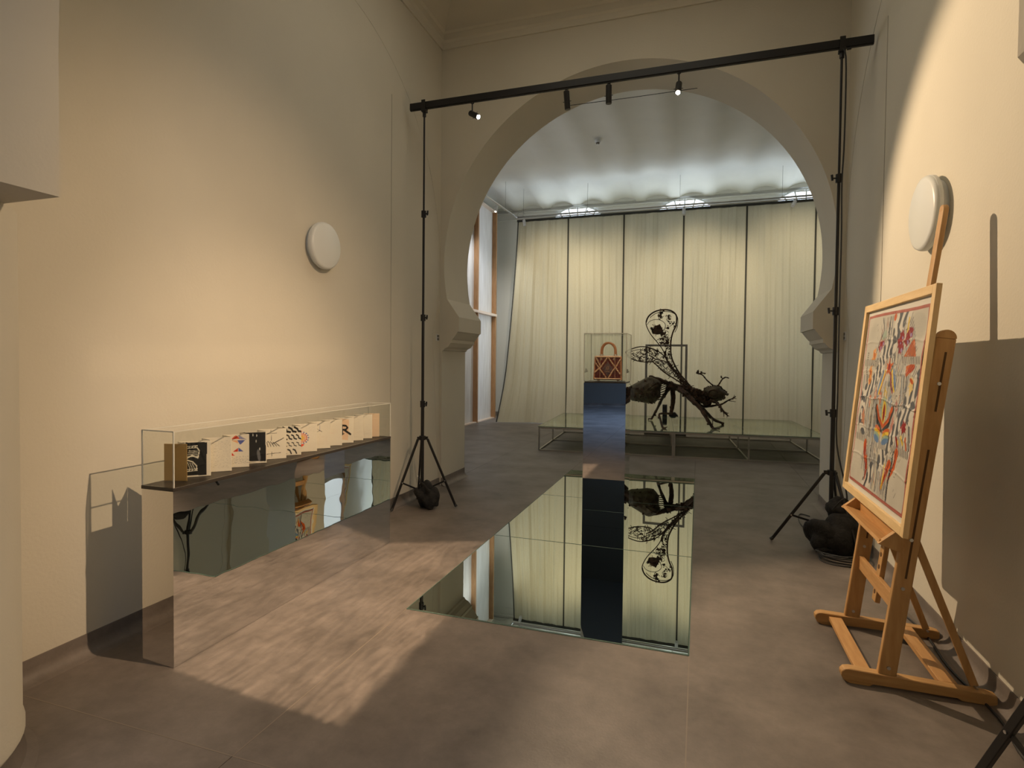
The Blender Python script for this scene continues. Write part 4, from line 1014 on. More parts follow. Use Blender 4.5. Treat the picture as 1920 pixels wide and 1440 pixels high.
def scarf_h(U, V):
    h = .0022*np.sin(9*U+3*np.sin(5*V))*np.sin(7*V+2*U)+.0012*np.sin(40*U+12*V)*np.sin(23*V)+.0016*np.sin(22*V-9*U)
    for v0, a, w in ((.505, .0035, .005), (.17, .0025, .006), (.83, .002, .007), (.34, .002, .007), (.66, .0015, .007)):
        h = h+a*np.exp(-((V-v0-.012*np.sin(3*U)-.006*np.sin(17*U))/w)**2)
    h = h+.0015*np.exp(-((U-.5)/.006)**2)
    return h
def picture(easel_obj):
    t = thing('framed_scarf', 'printed silk scarf in a pale pine frame resting on the front easel', 'picture', (0.87, 3.355, 0.75))
    y0, y1, zb, zt = 2.82, 3.89, .754, 1.844
    F = lambda z: .776+.09*z                            # front plane of the frame, leaning back
    d = Vector((.09, 0, 1)).normalized(); n = Vector((1, 0, -.09)).normalized(); D = .022
    def bar(name, a, b, w, axis, m):
        bm = bm_new(); a = Vector(a)+n*D/2; b = Vector(b)+n*D/2
        beam(bm, a, b, w if axis == 'z' else D, D if axis == 'z' else w, tuple(n) if axis == 'z' else tuple(d)); return obj(name, bm, m, t, bevel=.0015)
    P3 = lambda y, z: Vector((F(z), y, z))
    f = .040
    bar('frame_side', P3(y0+f/2, zb), P3(y0+f/2, zt), f, 'z', 'pine'); bar('frame_side', P3(y1-f/2, zb), P3(y1-f/2, zt), f, 'z', 'pine')
    bar('frame_bottom', P3(y0+f, zb+f/2), P3(y1-f, zb+f/2), f, 'y', 'pine_y'); bar('frame_top', P3(y0+f, zt-f/2), P3(y1-f, zt-f/2), f, 'y', 'pine_y')
    bm = bm_new(); c0 = P3(y0+f, zb+f)+n*.022; 
    vs = [bm.verts.new(P3(y, z)+n*o_) for o_ in (.0172, .0215) for y, z in ((y0+f, zb+f), (y1-f, zb+f), (y1-f, zt-f), (y0+f, zt-f))]
    for q in ((0, 1, 2, 3), (7, 6, 5, 4), (0, 4, 5, 1), (1, 5, 6, 2), (2, 6, 7, 3), (3, 7, 4, 0)): bm.faces.new([vs[i] for i in q])
    obj('mat_board', bm, 'matboard', t)
    sy0, sy1, sz0, sz1 = 2.888, 3.802, .826, 1.772      # near / far edge, bottom / top
    nn = np.array(n); dd = np.array(d)
    def place(U, V, H):
        y = sy1-(sy1-sy0)*U; z = sz0+(sz1-sz0)*V+.006*np.sin(4*U+1)*(V > .5)
        return np.stack([.776+.09*z+nn[0]*(.010-H), y, z+nn[2]*(.010-H)], -1)
    sc = painted_sheet('scarf', scarf_art(), place, t, 'silk', scarf_h)
    sc['label'] = 'crumpled cream silk square with grey and orange print and red border'
    return t
PIC = picture(ES)
# a second easel with its scarf stands in the rear hall, hidden by the right pier and caught by the mirrors
e2 = dup(ES); e2.location = (2.45, 9.9, 0); e2['label'] = 'second beech easel in the rear hall, seen only in the mirror plinth'
p2 = dup(PIC); p2.location = (2.37, 9.92, 0.75); p2['label'] = 'second framed scarf in the rear hall, seen only in the mirror plinth'
for o in (ES, e2): o['group'] = 'studio easels'
for o in (PIC, p2): o['group'] = 'framed scarves'

# ================================================================== WALL FITTINGS
def wall_disc(x, y, z, sgn, r, label):
    t = thing('wall_lamp', label, 'wall lamp', (x, y, z), group='round wall lamps')
    def disc(prof):
        bm = bm_new(); lathe(bm, prof, 48); bmesh.ops.rotate(bm, verts=bm.verts, cent=(0, 0, 0), matrix=Matrix.Rotation(sgn*PI/2, 3, 'Y')); bmesh.ops.translate(bm, verts=bm.verts, vec=(x, y, z)); return bm
    obj('back_plate', disc([(0, 0), (r*.86, 0), (r*.86, .03), (0, .03)]), 'white_metal', t)
    obj('opal_cover', disc([(0, .03), (r*.95, .03), (r, .036), (r, .062), (r*.97, .074), (r*.9, .08), (0, .086)]), 'opal', t, smooth=True, sharp=50)
    obj('trim_ring', disc([(r*.985, .050), (r*1.006, .051), (r*1.006, .055), (r*.985, .056)]), 'white_metal', t)
wall_disc(XL, 3.835, 2.40, 1, .185, 'round white wall lamp on the left wall, unlit')
wall_disc(XR, 3.93, 2.385, -1, .215, 'round white wall lamp behind the easel mast, unlit')
for x, s, lab in ((XL, 1, 'small grey switch plate in the left corner before the arch'), (XR, -1, 'small grey switch plate in the right corner behind the stand')):
    t = thing('wall_switch', lab, 'switch', (x, 6.0, 1.76), group='switch plates'); 
    bm = bm_new(); box(bm, *sorted((x, x+s*.012)), 5.965, 6.03, 1.72, 1.80); obj('plate', bm, 'white_metal', t, bevel=.002)
    for dz in (1.742, 1.778):
        bm = bm_new(); box(bm, *sorted((x+s*.012, x+s*.016)), 5.975, 6.02, dz-.014, dz+.014); obj('button', bm, 'iron', t)
SZ = 5.665
t = thing('smoke_detector', 'small round smoke detector on the vaulted rear ceiling', 'smoke detector', (-1.87, 10.7, SZ))
bm = bm_new(); lathe(bm, [(0, 0), (.06, 0), (.06, -.03), (.045, -.05), (0, -.05)], 20, (-1.87, 10.7, SZ)); obj('base', bm, 'white_metal', t)
bm = bm_new(); lathe(bm, [(0, -.05), (.035, -.05), (.03, -.075), (0, -.08)], 16, (-1.87, 10.7, SZ)); obj('sensor', bm, 'iron', t)

# ================================================================== CURTAINS AND THEIR RAIL
YC = 13.12
seams = [-4.20, -2.96, -1.665, -0.36, 0.93, 2.25, 3.45]
labs = ['beige linen curtain panel at the far left, hem dragging outwards', 'beige curtain panel second from the left, behind the small plinth case', 'pale curtain panel behind the raised wing of the insect',
        'pale curtain panel behind the insect head', 'pale curtain panel right of the insect sculpture', 'beige curtain panel at the far right, half hidden by the arch']
for i in range(6):
    x0, x1 = seams[i]+.018, seams[i+1]-.018; r = random.Random(20+i)
    t = thing('curtain', labs[i], 'curtain', ((x0+x1)/2, YC, 0), group='linen curtains closing off the rear hall')
    nx, nz = 150, 40; bm = bm_new(); grid = []
    comps = [(r.uniform(2.5, 4.5), r.uniform(0, 6), .022), (r.uniform(7, 11), r.uniform(0, 6), .010), (r.uniform(17, 23), r.uniform(0, 6), .0045), (r.uniform(30, 42), r.uniform(0, 6), .0022)]
    for j in range(nz+1):
        v = j/nz; z = .02+(4.86-.02)*v; row = []
        for k in range(nx+1):
            u = k/nx; xa = x0
            if i == 0: xa = x0-.40*(1-v)**1.3
            wob = .018*math.sin(3*v+i)*(1-v)
            x = xa+(x1-xa)*u+(wob if 0 < k < nx else 0)
            env = min(1, 7*u, 7*(1-u)) if True else 1
            w_ = sum(a*math.sin(2*PI*f*(u+.02*math.sin(4*v+p))*1.0/1.27*1.0+p+.35*math.sin(2.3*v+p)) for f, p, a in comps)
            w_ *= env*(.55+.45*(1-abs(2*v-1)**3))
            flare = -.10*(1-v)**8*(1+.5*math.sin(9*u+i))
            if i == 0: flare -= .22*max(0, (1-v)-.78)/.22*(1-u)**2
            if i == 0: x += -.04*(1-v)**6*math.sin(12*u)
            row.append(bm.verts.new((x, YC+w_+flare, z)))
        grid.append(row)
    for a, b in zip(grid[:-1], grid[1:]):
        for k in range(nx): bm.faces.new((a[k], a[k+1], b[k+1], b[k]))
    o = obj('cloth', bm, 'curtain', t, smooth=True, sharp=80, fix=False)
    bm = bm_new(); xl = x0
    pts = [(x1+.018, YC+.01, .03), (x1+.018, YC+.01, 4.86)]
    beam(bm, pts[0], pts[1], .045, .012, (0, 1, 0)); obj('edge_strip', bm, 'hem', t)  # dark strip closing the gap between two panels
    if i == 0:
        bm = bm_new()
        P_ = [(x0-.40*(1-v/12)**1.3-.012, YC-.02-.10*(1-v/12)**8-.22*max(0, (1-v/12)-.78)/.22, .02+4.84*v/12) for v in range(13)]
        tube(bm, P_, .014, 6); obj('edge_strip', bm, 'hem', t)
t = thing('curtain_rail', 'silver double curtain and lamp rail hung on wires above the curtains', 'rail', (-0.9, YC-.06, 4.93))
bm = bm_new(); tube(bm, [(-4.22, YC-.06, 4.96), (3.5, YC-.06, 4.96)], .022, 10); obj('rail_tube', bm, 'chrome', t, smooth=True)
bm = bm_new(); tube(bm, [(-4.22, YC-.10, 4.90), (3.5, YC-.10, 4.90)], .016, 10); obj('rail_tube', bm, 'chrome', t, smooth=True)
bm = bm_new(); box(bm, -4.22, 3.5, YC-.03, YC+.04, 4.85, 4.90); obj('heading_band', bm, 'hem', t)
bm = bm_new(); tube(bm, [(-4.22, YC-.06, 4.95), (-4.36, 9.2, 4.95)], .02, 10); obj('rail_tube', bm, 'chrome', t, smooth=True)
for x in (-4.05, -2.5, -.45, 1.6, 3.2):
    bm = bm_new(); tube(bm, [(x, YC-.06, 4.96), (x, YC-.06, 5.62)], .003, 5); obj('hanging_wire', bm, 'iron', t)
    bm = bm_new(); lathe(bm, [(0, 0), (.02, 0), (.012, .03), (0, .03)], 10, (x, YC-.06, 4.97)); obj('wire_grip', bm, 'chrome', t)
for y in (12.4, 10.5):
    bm = bm_new(); tube(bm, [(-4.28, y, 4.96), (-4.28, y, 5.62)], .003, 5); obj('hanging_wire', bm, 'iron', t)
bm = bm_new()
tube(bm, [(-2.44+.05*math.cos(k*.7), YC-.07, 4.98+.05*math.sin(k*.7)) for k in range(8)], .004, 5); tube(bm, [(-4.1+.1*math.cos(k*.7), YC-.1, 5.0+.06*math.sin(k*.7)) for k in range(9)], .004, 5)
obj('loose_cable', bm, 'iron', t)
for x, tgt, lab in ((-4.02, (-3.6, 12.9, 3), 'white rail spotlight at the left end of the curtain rail'), (-0.36, (-.3, 12.6, 3.6), 'white rail spotlight above the insect sculpture'), (1.83, (1.2, 12.3, 3.6), 'white rail spotlight at the right of the curtain rail')):
    spotlight(x, YC-.10, 4.885, tgt, lab, False, 'white spotlights on the curtain rail', .15, .035, .05, 'white_metal')
pL = spotlight(-4.29, 11.8, 4.93, (-4.2, 10.6, 2.6), 'lit white rail spotlight before the plywood wall', True, 'white spotlights on the curtain rail', .15, .035, .06, 'white_metal', lensmat='lamp_dim')
spot('rail_spot_ply', tuple(pL), (-5.1, 13.0, 2.4), 150, (.93, .96, 1.0), 95, 0.9, .04)

# ================================================================== STAGE
ROT = math.atan2(.25, 4.17)
t = thing('glass_stage', 'low steel-tube stage with greenish glass top under the insect sculpture', 'stage', (-2.52, 9.09, 0), ROT)
MW, MD, ST = 1.088, 1.255, .024
def lb(bm, *a): box(bm, *a)
for mx in range(4):
    for r_ in range(3):
        bm = bm_new(); y = r_*MD; lb(bm, mx*MW+ST, (mx+1)*MW-(.002 if mx == 3 else 0), y-ST/2+.015, y+ST/2+.015, 0.0, ST); obj('bottom_rail', bm, 'chrome', t, local=True)
        bm = bm_new(); lb(bm, mx*MW, (mx+1)*MW, y-ST/2+.015, y+ST/2+.015, .372, .372+ST); obj('top_rail', bm, 'chrome', t, local=True)
for c in (0, 2, 3, 4):
    for r_ in range(3):
        for dx in ((0,) if c != 2 else (-.028, 0)):
            bm = bm_new(); lb(bm, c*MW+dx, c*MW+dx+ST, r_*MD, r_*MD+ST, ST, .372); obj('post', bm, 'chrome', t, local=True)
for c in (0, 1, 2, 3, 4):
    for r_ in range(2):
        bm = bm_new(); lb(bm, c*MW, c*MW+ST, r_*MD+ST, (r_+1)*MD, 0.001, ST-.001); obj('bottom_rail', bm, 'chrome', t, local=True)
        bm = bm_new(); lb(bm, c*MW, c*MW+ST, r_*MD+ST, (r_+1)*MD, .373, .371+ST); obj('top_rail', bm, 'chrome', t, local=True)
for a, b in ((0, 2), (2, 4)):
    bm = bm_new(); lb(bm, a*MW+(.002 if a else -.01), b*MW-.002+(.03 if b == 4 else 0), -.01, 2*MD+.04, .402, .412); o = obj('glass_top', bm, ['floor_mirror2', 'glass_edge'], t, local=True)
    for p in o.data.polygons:
        if abs(p.normal.z) < 0.5: p.material_index = 1

# ================================================================== INSECT SCULPTURE
SC = {
 'abd_outline': [(-1.162,10.3,1.035),(-1.146,10.3,1.069),(-1.008,10.3,1.148),(-0.818,10.3,1.245),(-0.67,10.3,1.199),(-0.606,10.3,1.135),(-0.625,10.3,1.038),(-0.633,10.3,0.886),(-0.726,10.3,0.78),(-0.831,10.3,0.766),(-1.002,10.3,0.793),(-1.153,10.3,0.827)],
 'abd_tail': [(-1.33,10.3,1.026),(-1.221,10.3,1.023),(-1.156,10.3,1.024)],
 'spine': [(-0.818,10.3,1.234),(-0.628,10.3,1.178),(-0.481,10.3,1.116),(-0.398,10.3,1.075),(-0.295,10.3,1.067),(-0.203,10.3,1.048),(-0.111,10.3,0.997)],
 'thorax': [(-0.481,10.3,1.116),(-0.367,10.3,1.055),(-0.264,10.3,1.047),(-0.152,10.3,1.039),(-0.06,10.3,0.967),(0.042,10.3,0.906),(0.122,10.3,0.909)],
 'neck': [(-0.061,10.3,1.02),(0.01,10.3,1.001),(0.09,10.3,1.003)],
 'head_outline': [(0.1,10.3,1.024),(0.139,10.3,1.072),(0.237,10.3,1.096),(0.346,10.3,1.098),(0.386,10.3,1.052),(0.445,10.3,1.012),(0.485,10.3,0.961),(0.427,10.3,0.949),(0.428,10.3,0.897),(0.35,10.3,0.863),(0.271,10.3,0.85),(0.192,10.3,0.879),(0.122,10.3,0.909)],
 'leg_back1': [(-0.459,10.3,1.063),(-0.592,10.5,0.876),(-0.712,10.75,0.632),(-0.817,10.87,0.435)],
 'leg_back1_foot': [(-0.817,10.87,0.435),(-0.875,10.9,0.432)],
 'leg_back2': [(-0.443,10.4,1.059),(-0.419,10.4,0.887),(-0.427,10.4,0.735),(-0.451,10.4,0.593)],
 'leg_back2b': [(-0.444,10.25,0.6),(-0.62,10.0,0.61),(-0.586,9.8,0.505),(-0.542,9.58,0.426),(-0.483,9.56,0.428)],
 'leg_front1': [(-0.312,10.2,1.039),(-0.187,10.1,0.953),(-0.075,10.02,0.836),(0.034,9.98,0.74),(0.132,9.9,0.587),(0.234,9.847,0.427)],
 'leg_front1_foot': [(0.234,9.847,0.427),(0.347,9.7,0.427)],
 'leg_front2': [(-0.027,10.3,0.819),(0.117,10.4,0.657),(0.262,10.5,0.505),(0.438,10.6,0.427)],
 'leg_front2_strut': [(0.231,10.45,0.529),(0.246,10.2,0.501),(0.23,9.88,0.441)],
 'arm1': [(0.044,10.3,0.758),(0.144,10.3,0.74),(0.312,10.3,0.773),(0.39,10.3,0.791),(0.487,10.3,0.857),(0.573,10.3,0.901),(0.611,10.3,0.934)],
 'arm1_f': [(0.487,10.3,0.857),(0.545,10.3,0.848),(0.613,10.3,0.84)],
 'arm2': [(0.19,10.2,0.854),(0.279,10.2,0.836),(0.346,10.15,0.779),(0.394,10.1,0.703),(0.443,10.1,0.653),(0.472,10.1,0.624)],
 'arm2_f': [(0.404,10.1,0.693),(0.42,10.1,0.632),(0.417,10.1,0.596)],
 'arm2_g': [(0.423,10.1,0.683),(0.462,10.1,0.664),(0.496,10.1,0.657)],
 'ant1': [(0.252,10.3,1.101),(0.146,10.3,1.194),(0.065,10.3,1.287),(-0.025,10.3,1.312)],
 'ant1_t': [(-0.025,10.3,1.307),(-0.001,10.3,1.36),(-0.0,10.3,1.307),(0.065,10.3,1.319),(0.119,10.3,1.311)],
 'ant2': [(0.321,10.3,1.103),(0.354,10.3,1.156),(0.392,10.3,1.22),(0.441,10.3,1.252),(0.499,10.3,1.237)],
 'ant2_t': [(0.392,10.3,1.225),(0.367,10.3,1.277)],
 'wingA': [(-0.571,10.3,1.64),(-0.602,10.3,1.718),(-0.672,10.3,1.819),(-0.812,10.3,1.992),(-0.884,10.3,2.135),(-0.892,10.3,2.213),(-0.848,10.3,2.315),(-0.742,10.3,2.392),(-0.606,10.3,2.421),(-0.478,10.3,2.403),(-0.394,10.3,2.339),(-0.374,10.3,2.261),(-0.384,10.3,2.145),(-0.434,10.3,2.022),(-0.462,10.3,1.897),(-0.467,10.3,1.781),(-0.457,10.3,1.625),(-0.41,10.3,1.485),(-0.31,10.3,1.308),(-0.159,10.3,1.125),(-0.091,10.3,1.034)],
 'wingA_left': [(-0.571,10.3,1.64),(-0.539,10.3,1.562),(-0.462,10.3,1.43),(-0.309,10.3,1.238),(-0.158,10.3,1.071)],
 'wingA_loop': [(-0.876,10.3,2.158),(-0.831,10.3,2.221),(-0.74,10.3,2.251),(-0.648,10.3,2.238),(-0.579,10.3,2.186),(-0.563,10.3,2.124),(-0.607,10.3,2.046)],
 'wingA_patches': [(-0.65,10.3,2.367),(-0.613,10.3,2.389),(-0.665,10.3,2.32),(-0.649,10.3,2.281),(-0.514,10.3,2.31),(-0.506,10.3,2.279),(-0.504,10.3,2.193),(-0.422,10.3,2.184),(-0.413,10.3,2.13),(-0.737,10.3,2.102),(-0.798,10.3,2.087),(-0.677,10.3,2.133),(-0.646,10.3,2.085),(-0.691,10.3,2.039),(-0.525,10.3,2.108),(-0.584,10.3,2.015),(-0.622,10.3,1.991),(-0.643,10.3,1.898),(-0.634,10.3,1.843),(-0.537,10.3,1.913),(-0.536,10.3,1.851),(-0.492,10.3,1.882)],
 'wingB': [(-0.508,10.45,1.508),(-0.602,10.45,1.626),(-0.711,10.45,1.705),(-0.851,10.45,1.76),(-0.993,10.45,1.776),(-1.134,10.45,1.743),(-1.245,10.45,1.695),(-1.252,10.45,1.654),(-1.171,10.45,1.57),(-1.052,10.45,1.518),(-0.91,10.45,1.5),(-0.785,10.45,1.513),(-0.739,10.45,1.553),(-0.849,10.45,1.624)],
 'wingC': [(-0.763,10.15,1.512),(-0.671,10.15,1.428),(-0.565,10.15,1.329),(-0.415,10.15,1.232),(-0.192,10.15,1.091),(-0.119,10.15,1.055)],
 'wingC2': [(-0.718,10.15,1.552),(-0.53,10.15,1.507),(-0.477,10.15,1.431),(-0.305,10.15,1.242),(-0.156,10.15,1.092)],
}

def sculpture():
    t = thing('insect_sculpture', 'large rusty insect welded from scrap metal with openwork wings on the glass stage', 'sculpture', (-0.4, 10.3, 0.412))
    rr = random.Random(9)
    def knob(bm, p, s):
        """a lump of scrap: small jittered block"""
        p = Vector(p); vs = []
        for i in (-1, 1):
            for j in (-1, 1):
                for k in (-1, 1): vs.append(bm.verts.new(p+Vector((i, j, k))*s*Vector((rr.uniform(.5, 1.3), rr.uniform(.5, 1.3), rr.uniform(.5, 1.3))).x+Vector((rr.uniform(-.4, .4), rr.uniform(-.4, .4), rr.uniform(-.4, .4)))*s))
        for f in ((0, 1, 3, 2), (4, 6, 7, 5), (0, 4, 5, 1), (2, 3, 7, 6), (0, 2, 6, 4), (1, 5, 7, 3)): bm.faces.new([vs[q] for q in f])
    def limb(name, key, r, knobs=6, ks=.02, extra=0, mt='rust'):
        pts = smooth_pts(SC[key], 4); bm = bm_new(); n = len(pts)
        rad = [ (r[0]+(r[1]-r[0])*i/(n-1))*(1+.18*math.sin(i*2.3)) for i in range(n)]
        tube(bm, pts, rad, 8)
        for e in range(extra):
            off = Vector((rr.uniform(-1, 1), rr.uniform(-1, 1), rr.uniform(-1, 1)))*r[0]*.9
            tube(bm, [p+off*(1-.4*i/n) for i, p in enumerate(pts)], [q*.45 for q in rad], 6)
        for i in range(knobs): knob(bm, pts[rr.randrange(n)]+Vector((rr.uniform(-1, 1), rr.uniform(-1, 1), rr.uniform(-1, 1)))*r[0]*.7, ks*rr.uniform(.5, 1.1))
        return obj(name, bm, mt, t)
    # body parts as closed lofted shells from their side outline
    def shell(name, key, depth, mt, seed, parts=1):
        out = smooth_pts(SC[key], 3, closed=True); c = sum(out, Vector())/len(out); bm = bm_new(); rings = []; m = 6; r2 = random.Random(seed)
        top = []; 
        for q in range(-m, m+1):
            a = q/m*PI/2; s = math.cos(a); y = math.sin(a)*depth
            ring = [bm.verts.new(Vector((c.x+(p.x-c.x)*s**.7*(1+r2.uniform(-.02, .02)), c.y+y*(1+r2.uniform(-.05, .05)), c.z+(p.z-c.z)*s**.7*(1+r2.uniform(-.02, .02))))) for p in out] if abs(q) < m else [bm.verts.new((c.x, c.y+y, c.z))]
            rings.append(ring)
        n = len(out)
        for a, b in zip(rings[:-1], rings[1:]):
            for k in range(n):
                if len(a) == 1: bm.faces.new((a[0], b[(k+1)%n], b[k]))
                elif len(b) == 1: bm.faces.new((a[k], a[(k+1)%n], b[0]))
                else: bm.faces.new((a[k], a[(k+1)%n], b[(k+1)%n], b[k]))
        return obj(name, bm, mt, t, smooth=True, sharp=28), out, c
    ab, out, c = shell('abdomen', 'abd_outline', .26, 'rust2', 1)
    bm = bm_new()
    for p in out[::3]: knob(bm, p, .012)
    for k in range(70):
        a = rr.uniform(0, 6.28); q = rr.uniform(.2, .9); p = out[rr.randrange(len(out))]; s = rr.choice((-1, 1))
        knob(bm, (c.x+(p.x-c.x)*q, c.y+s*.26*math.sqrt(1-q**2.6), c.z+(p.z-c.z)*q), rr.uniform(.008, .02))
    for k in range(9):                                  # ribs at the front of the abdomen
        z = .84+k*.037; tube(bm, smooth_pts([(-.66, 10.3-.13+.03*k, z), (-.58+.02*math.sin(k), 10.3, z+.03), (-.55, 10.3+.1, z+.05), (-.50, 10.3, 1.10)], 3), .009, 5)
    o_ = obj('scrap_plating', bm, 'rust', ab); o_['kind'] = 'stuff'
    limb('tail', 'abd_tail', (.03, .06), 7, .03)
    limb('spine', 'spine', (.035, .05), 14, .025, 3); limb('spine', 'thorax', (.05, .085), 26, .035, 4)
    limb('neck', 'neck', (.014, .014), 3, .012)
    bm = bm_new()                                       # chest: dense tangle
    for k in range(110):
        q = rr.random(); p = Vector((-.05+.25*q, 10.3+rr.uniform(-.10, .10), .97-.14*q+rr.uniform(-.085, .085))); knob(bm, p, rr.uniform(.012, .034))
    for k in range(16):
        a = Vector((rr.uniform(-.1, .16), 10.3+rr.uniform(-.1, .1), rr.uniform(.80, 1.0))); tube(bm, [a, a+Vector((rr.uniform(-.1, .1), rr.uniform(-.08, .08), rr.uniform(-.08, .08)))], .010, 6)
    obj('chest', bm, 'rust', t)
    hd, out, c = shell('head', 'head_outline', .125, 'rust2', 4)
    bm = bm_new()
    for p in out: knob(bm, p, .013)
    o_ = obj('scrap_plating', bm, 'rust', hd); o_['kind'] = 'stuff'; bm = bm_new()
    for s in (-1,): tube(bm, [Vector((.25+.075*math.cos(k*.42), 10.3+s*.115, .99+.05*math.sin(k*.42))) for k in range(16)], .010, 6)
    
    obj('eye_ring', bm, 'rust', hd)
    l = limb('leg', 'leg_back1', (.032, .018), 4, .018, 1); l2 = limb('leg', 'leg_back2', (.040, .018), 9, .02, 3); limb('leg', 'leg_back2b', (.018, .012), 6, .014, 1)
    limb('leg', 'leg_front1', (.05, .018), 12, .026, 2); limb('leg', 'leg_front2', (.036, .014), 7, .018, 1)
    limb('foot', 'leg_back1_foot', (.016, .010), 1, .01); limb('foot', 'leg_front1_foot', (.016, .006), 2, .01); limb('foot', 'leg_front2_strut', (.010, .008), 3, .012)
    limb('arm', 'arm1', (.022, .008), 4, .012); limb('finger', 'arm1_f', (.007, .004), 0)
    limb('arm', 'arm2', (.034, .010), 8, .016, 1); limb('finger', 'arm2_f', (.008, .004), 1, .006); limb('finger', 'arm2_g', (.008, .004), 1, .006)
    for q in ((.03, .03), (.05, -.01), (.02, .06)):
        bm = bm_new(); a = Vector(SC['arm1'][-2]); tube(bm, [a, a+Vector((q[0], 0, q[1]))], [.007, .003], 6); obj('finger', bm, 'rust', t)
        bm = bm_new(); a = Vector(SC['arm2'][-1]); tube(bm, [a, a+Vector((q[1]*.6, 0, -q[0]*.9))], [.007, .003], 6); obj('finger', bm, 'rust', t)
    limb('antenna', 'ant1', (.012, .009), 1, .01); limb('antenna_tip', 'ant1_t', (.018, .008), 4, .016)
    limb('antenna', 'ant2', (.013, .009), 4, .012); limb('antenna_tip', 'ant2_t', (.006, .008), 2, .012)
    # wings: wire outlines filled with scraps of sheet
    def inside(pt, poly):
        x, z = pt; ins = False
        for i in range(len(poly)):
            x0, z0 = poly[i].x, poly[i].z; x1, z1 = poly[i-1].x, poly[i-1].z
            if (z0 > z) != (z1 > z) and x < (x1-x0)*(z-z0)/(z1-z0)+x0: ins = not ins
        return ins
    def scrap(bm, p, s):
        n = rr.randint(4, 7); a0 = rr.uniform(0, 6); vs = []; vb = []
        for k in range(n):
            a = a0+2*PI*k/n; r_ = s*rr.uniform(.35, 1.3); q = Vector((p[0]+r_*math.cos(a), p[1], p[2]+r_*math.sin(a))); vs.append(bm.verts.new(q)); vb.append(bm.verts.new(q+Vector((0, .006, 0))))
        bm.faces.new(vs); bm.faces.new(vb[::-1])
        for k in range(n): bm.faces.new((vs[k], vb[k], vb[(k+1)%n], vs[(k+1)%n]))
    def lace(bm, cx, y, cz, sx, sz, n, s):
        for k in range(n):
            a = Vector((cx+rr.uniform(-sx, sx), y, cz+rr.uniform(-sz, sz)))
            b = a+Vector((rr.uniform(-s, s), rr.uniform(-.01, .01), rr.uniform(-s, s))); c_ = b+Vector((rr.uniform(-s, s), 0, rr.uniform(-s, s)))
            tube(bm, [a, b, c_], .0045, 4, caps=False)
    wa = smooth_pts(SC['wingA'], 4)
    bm = bm_new(); tube(bm, wa, [.008]*20+[.013]*(len(wa)-20), 6); wing = obj('wing', bm, 'rust', t)
    bm = bm_new(); tube(bm, smooth_pts(SC['wingA_left'], 4), .014, 6); tube(bm, smooth_pts(SC['wingA_loop'], 4), .005, 5); tube(bm, [p+Vector((.02, .01, -.03)) for p in wa[24:52]], .006, 5); obj('wing_wire', bm, 'rust', wing)
    bm = bm_new()
    for p in SC['wingA_patches']: 
        for q in range(3): scrap(bm, (p[0]+rr.uniform(-.02, .02), p[1]+rr.uniform(-.01, .01), p[2]+rr.uniform(-.02, .02)), rr.uniform(.014, .03))
        lace(bm, p[0], p[1], p[2], .03, .03, 4, .035)
    solid = [Vector(q) for q in ((-.80, 0, 2.05), (-.74, 0, 2.14), (-.655, 0, 2.165), (-.60, 0, 2.06), (-.60, 0, 2.0), (-.70, 0, 1.985), (-.78, 0, 2.0))]
    vs = [bm.verts.new((p.x, 10.3, p.z)) for p in solid]; bm.faces.new(vs)
    # the stem of the wing: scraps between the two outer wires down to the shoulder
    stem = [(-.60, 1.98), (-.56, 1.92), (-.55, 1.84), (-.52, 1.75), (-.515, 1.66), (-.50, 1.58), (-.475, 1.50), (-.43, 1.43), (-.38, 1.35), (-.33, 1.28), (-.28, 1.21), (-.22, 1.14), (-.16, 1.08)]
    for i in range(len(stem)*5):
        q = i/5; k = min(int(q), len(stem)-2); f = q-k; x = stem[k][0]+(stem[k+1][0]-stem[k][0])*f; z = stem[k][1]+(stem[k+1][1]-stem[k][1])*f; w_ = .05 if k < 8 else .035
        scrap(bm, (x+rr.uniform(-w_, w_*.8), 10.3+rr.uniform(-.01, .01), z+rr.uniform(-.02, .02)), rr.uniform(.012, .028)); lace(bm, x, 10.3, z, w_, .02, 2, .03)
    o = obj('wing_filigree', bm, 'rust', wing, fix=False); o['kind'] = 'stuff'
    wb = smooth_pts(SC['wingB'], 4)
    bm = bm_new(); tube(bm, wb, .009, 6); tube(bm, smooth_pts([SC['wingB'][0], (-.46, 10.42, 1.44), (-.30, 10.38, 1.24), (-.14, 10.32, 1.06)], 4), .014, 6); wing2 = obj('wing', bm, 'rust', t)
    bm = bm_new(); n_ = 0
    while n_ < 85:
        x, z = rr.uniform(-1.25, -.5), rr.uniform(1.46, 1.78)
        if not inside((x, z), wb): continue
        n_ += 1
        if z > 1.72 and x < -.9: continue
        if rr.random() < .45: scrap(bm, (x, 10.45+rr.uniform(-.01, .01), z), rr.uniform(.008, .018))
        lace(bm, x, 10.45, z, .02, .02, 2, .04)
    tube(bm, smooth_pts([(-1.17, 10.45, 1.69), (-1.0, 10.45, 1.72), (-.8, 10.45, 1.64), (-.6, 10.45, 1.5)], 4), .006, 5)
    o = obj('wing_filigree', bm, 'rust', wing2, fix=False); o['kind'] = 'stuff'
    bm = bm_new(); tube(bm, smooth_pts(SC['wingC'], 4), .011, 6); tube(bm, smooth_pts(SC['wingC2'], 4), .009, 6); wing3 = obj('wing', bm, 'rust', t)
    bm = bm_new(); A_ = [Vector(p) for p in SC['wingC']]; B_ = [Vector(p) for p in SC['wingC2']]
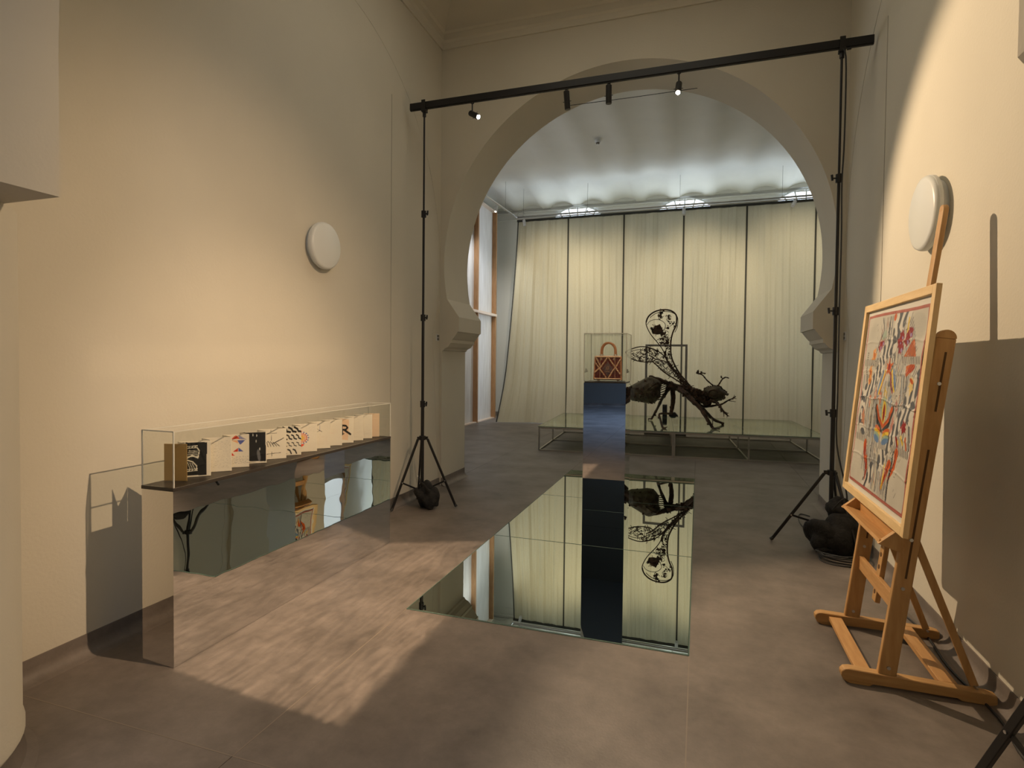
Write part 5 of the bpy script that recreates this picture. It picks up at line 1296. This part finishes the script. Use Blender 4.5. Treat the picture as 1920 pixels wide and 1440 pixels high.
    for k in range(60):
        f = rr.random(); i = f*(len(A_)-1.001); a = A_[int(i)].lerp(A_[int(i)+1], i-int(i)); j = f*(len(B_)-1.001); b = B_[int(j)].lerp(B_[int(j)+1], j-int(j)); p = a.lerp(b, rr.random())
        lace(bm, p.x, p.y, p.z, .015, .015, 2, .035)
        if rr.random() < .3: scrap(bm, (p.x, p.y, p.z), rr.uniform(.006, .013))
    o = obj('wing_filigree', bm, 'rust', wing3, fix=False); o['kind'] = 'stuff'
sculpture()

# steel frame and dark boxes behind the stage
t = thing('steel_frame', 'upright rectangular steel frame standing between insect and curtain', 'frame', (-.62, 11.95, 0))
for x in (-1.02, -.235):
    bm = bm_new(); box(bm, x-.022, x+.022, 11.93, 11.97, 0, 1.82); obj('post', bm, 'iron', t)
bm = bm_new(); box(bm, -1.042, -.213, 11.93, 11.97, 1.82, 1.862); obj('top_rail', bm, 'iron', t)
bm = bm_new(); box(bm, -.998, -.257, 11.93, 11.97, 0, .04); obj('bottom_rail', bm, 'iron', t)
t = thing('black_box', 'narrow upright black box behind the stage between the insect legs', 'box', (-.64, 12.1, 0))
bm = bm_new(); box(bm, -.69, -.60, 12.05, 12.2, 0, .62); obj('casing', bm, 'black', t, bevel=.01)
bm = bm_new(); box(bm, -.68, -.61, 12.045, 12.05, .1, .58); obj('grille', bm, 'black_cloth', t)
t = thing('black_box', 'low black box behind the stage at the insect foot', 'box', (-.47, 12.1, 0))
bm = bm_new(); poly = [(-.56, 0), (-.38, 0), (-.38, .40), (-.44, .47), (-.52, .47), (-.56, .42)]; prism(bm, poly, 'y', 12.05, 12.2); obj('casing', bm, 'black', t, bevel=.008)
bm = bm_new(); tube(bm, [(-.47, 12.04, .30), (-.47, 12.05, .30)], .05, 16); obj('speaker_cone', bm, 'cable', t)
WARM3 = (1.0, .84, .62)
# warm washes on curtains and sculpture from the rail lamps
spot('rail_wash_1', (-3.2, 10.6, 4.9), (-3.3, 13.1, 2.9), 215, WARM3, 75, 0.9, .05)
spot('rail_wash_2', (-1.9, 10.6, 4.9), (-1.9, 13.1, 2.9), 165, WARM3, 70, 0.9, .05)
spot('rail_wash_3', (-0.0, 10.6, 4.9), (-0.1, 13.1, 2.9), 215, WARM3, 70, 0.9, .05)
spot('rail_wash_4', (2.0, 10.6, 4.9), (1.9, 13.1, 2.9), 200, WARM3, 80, 0.9, .05)
spot('stage_spot', (-0.9, 8.2, 5.3), (-.4, 10.3, .9), 60, NEUT, 50, 0.6, .05)
spot('bag_spot', (-0.75, 3.0, 4.3), (-.79, 5.2, 1.45), 45, WARM2, 14, 0.5, .03)
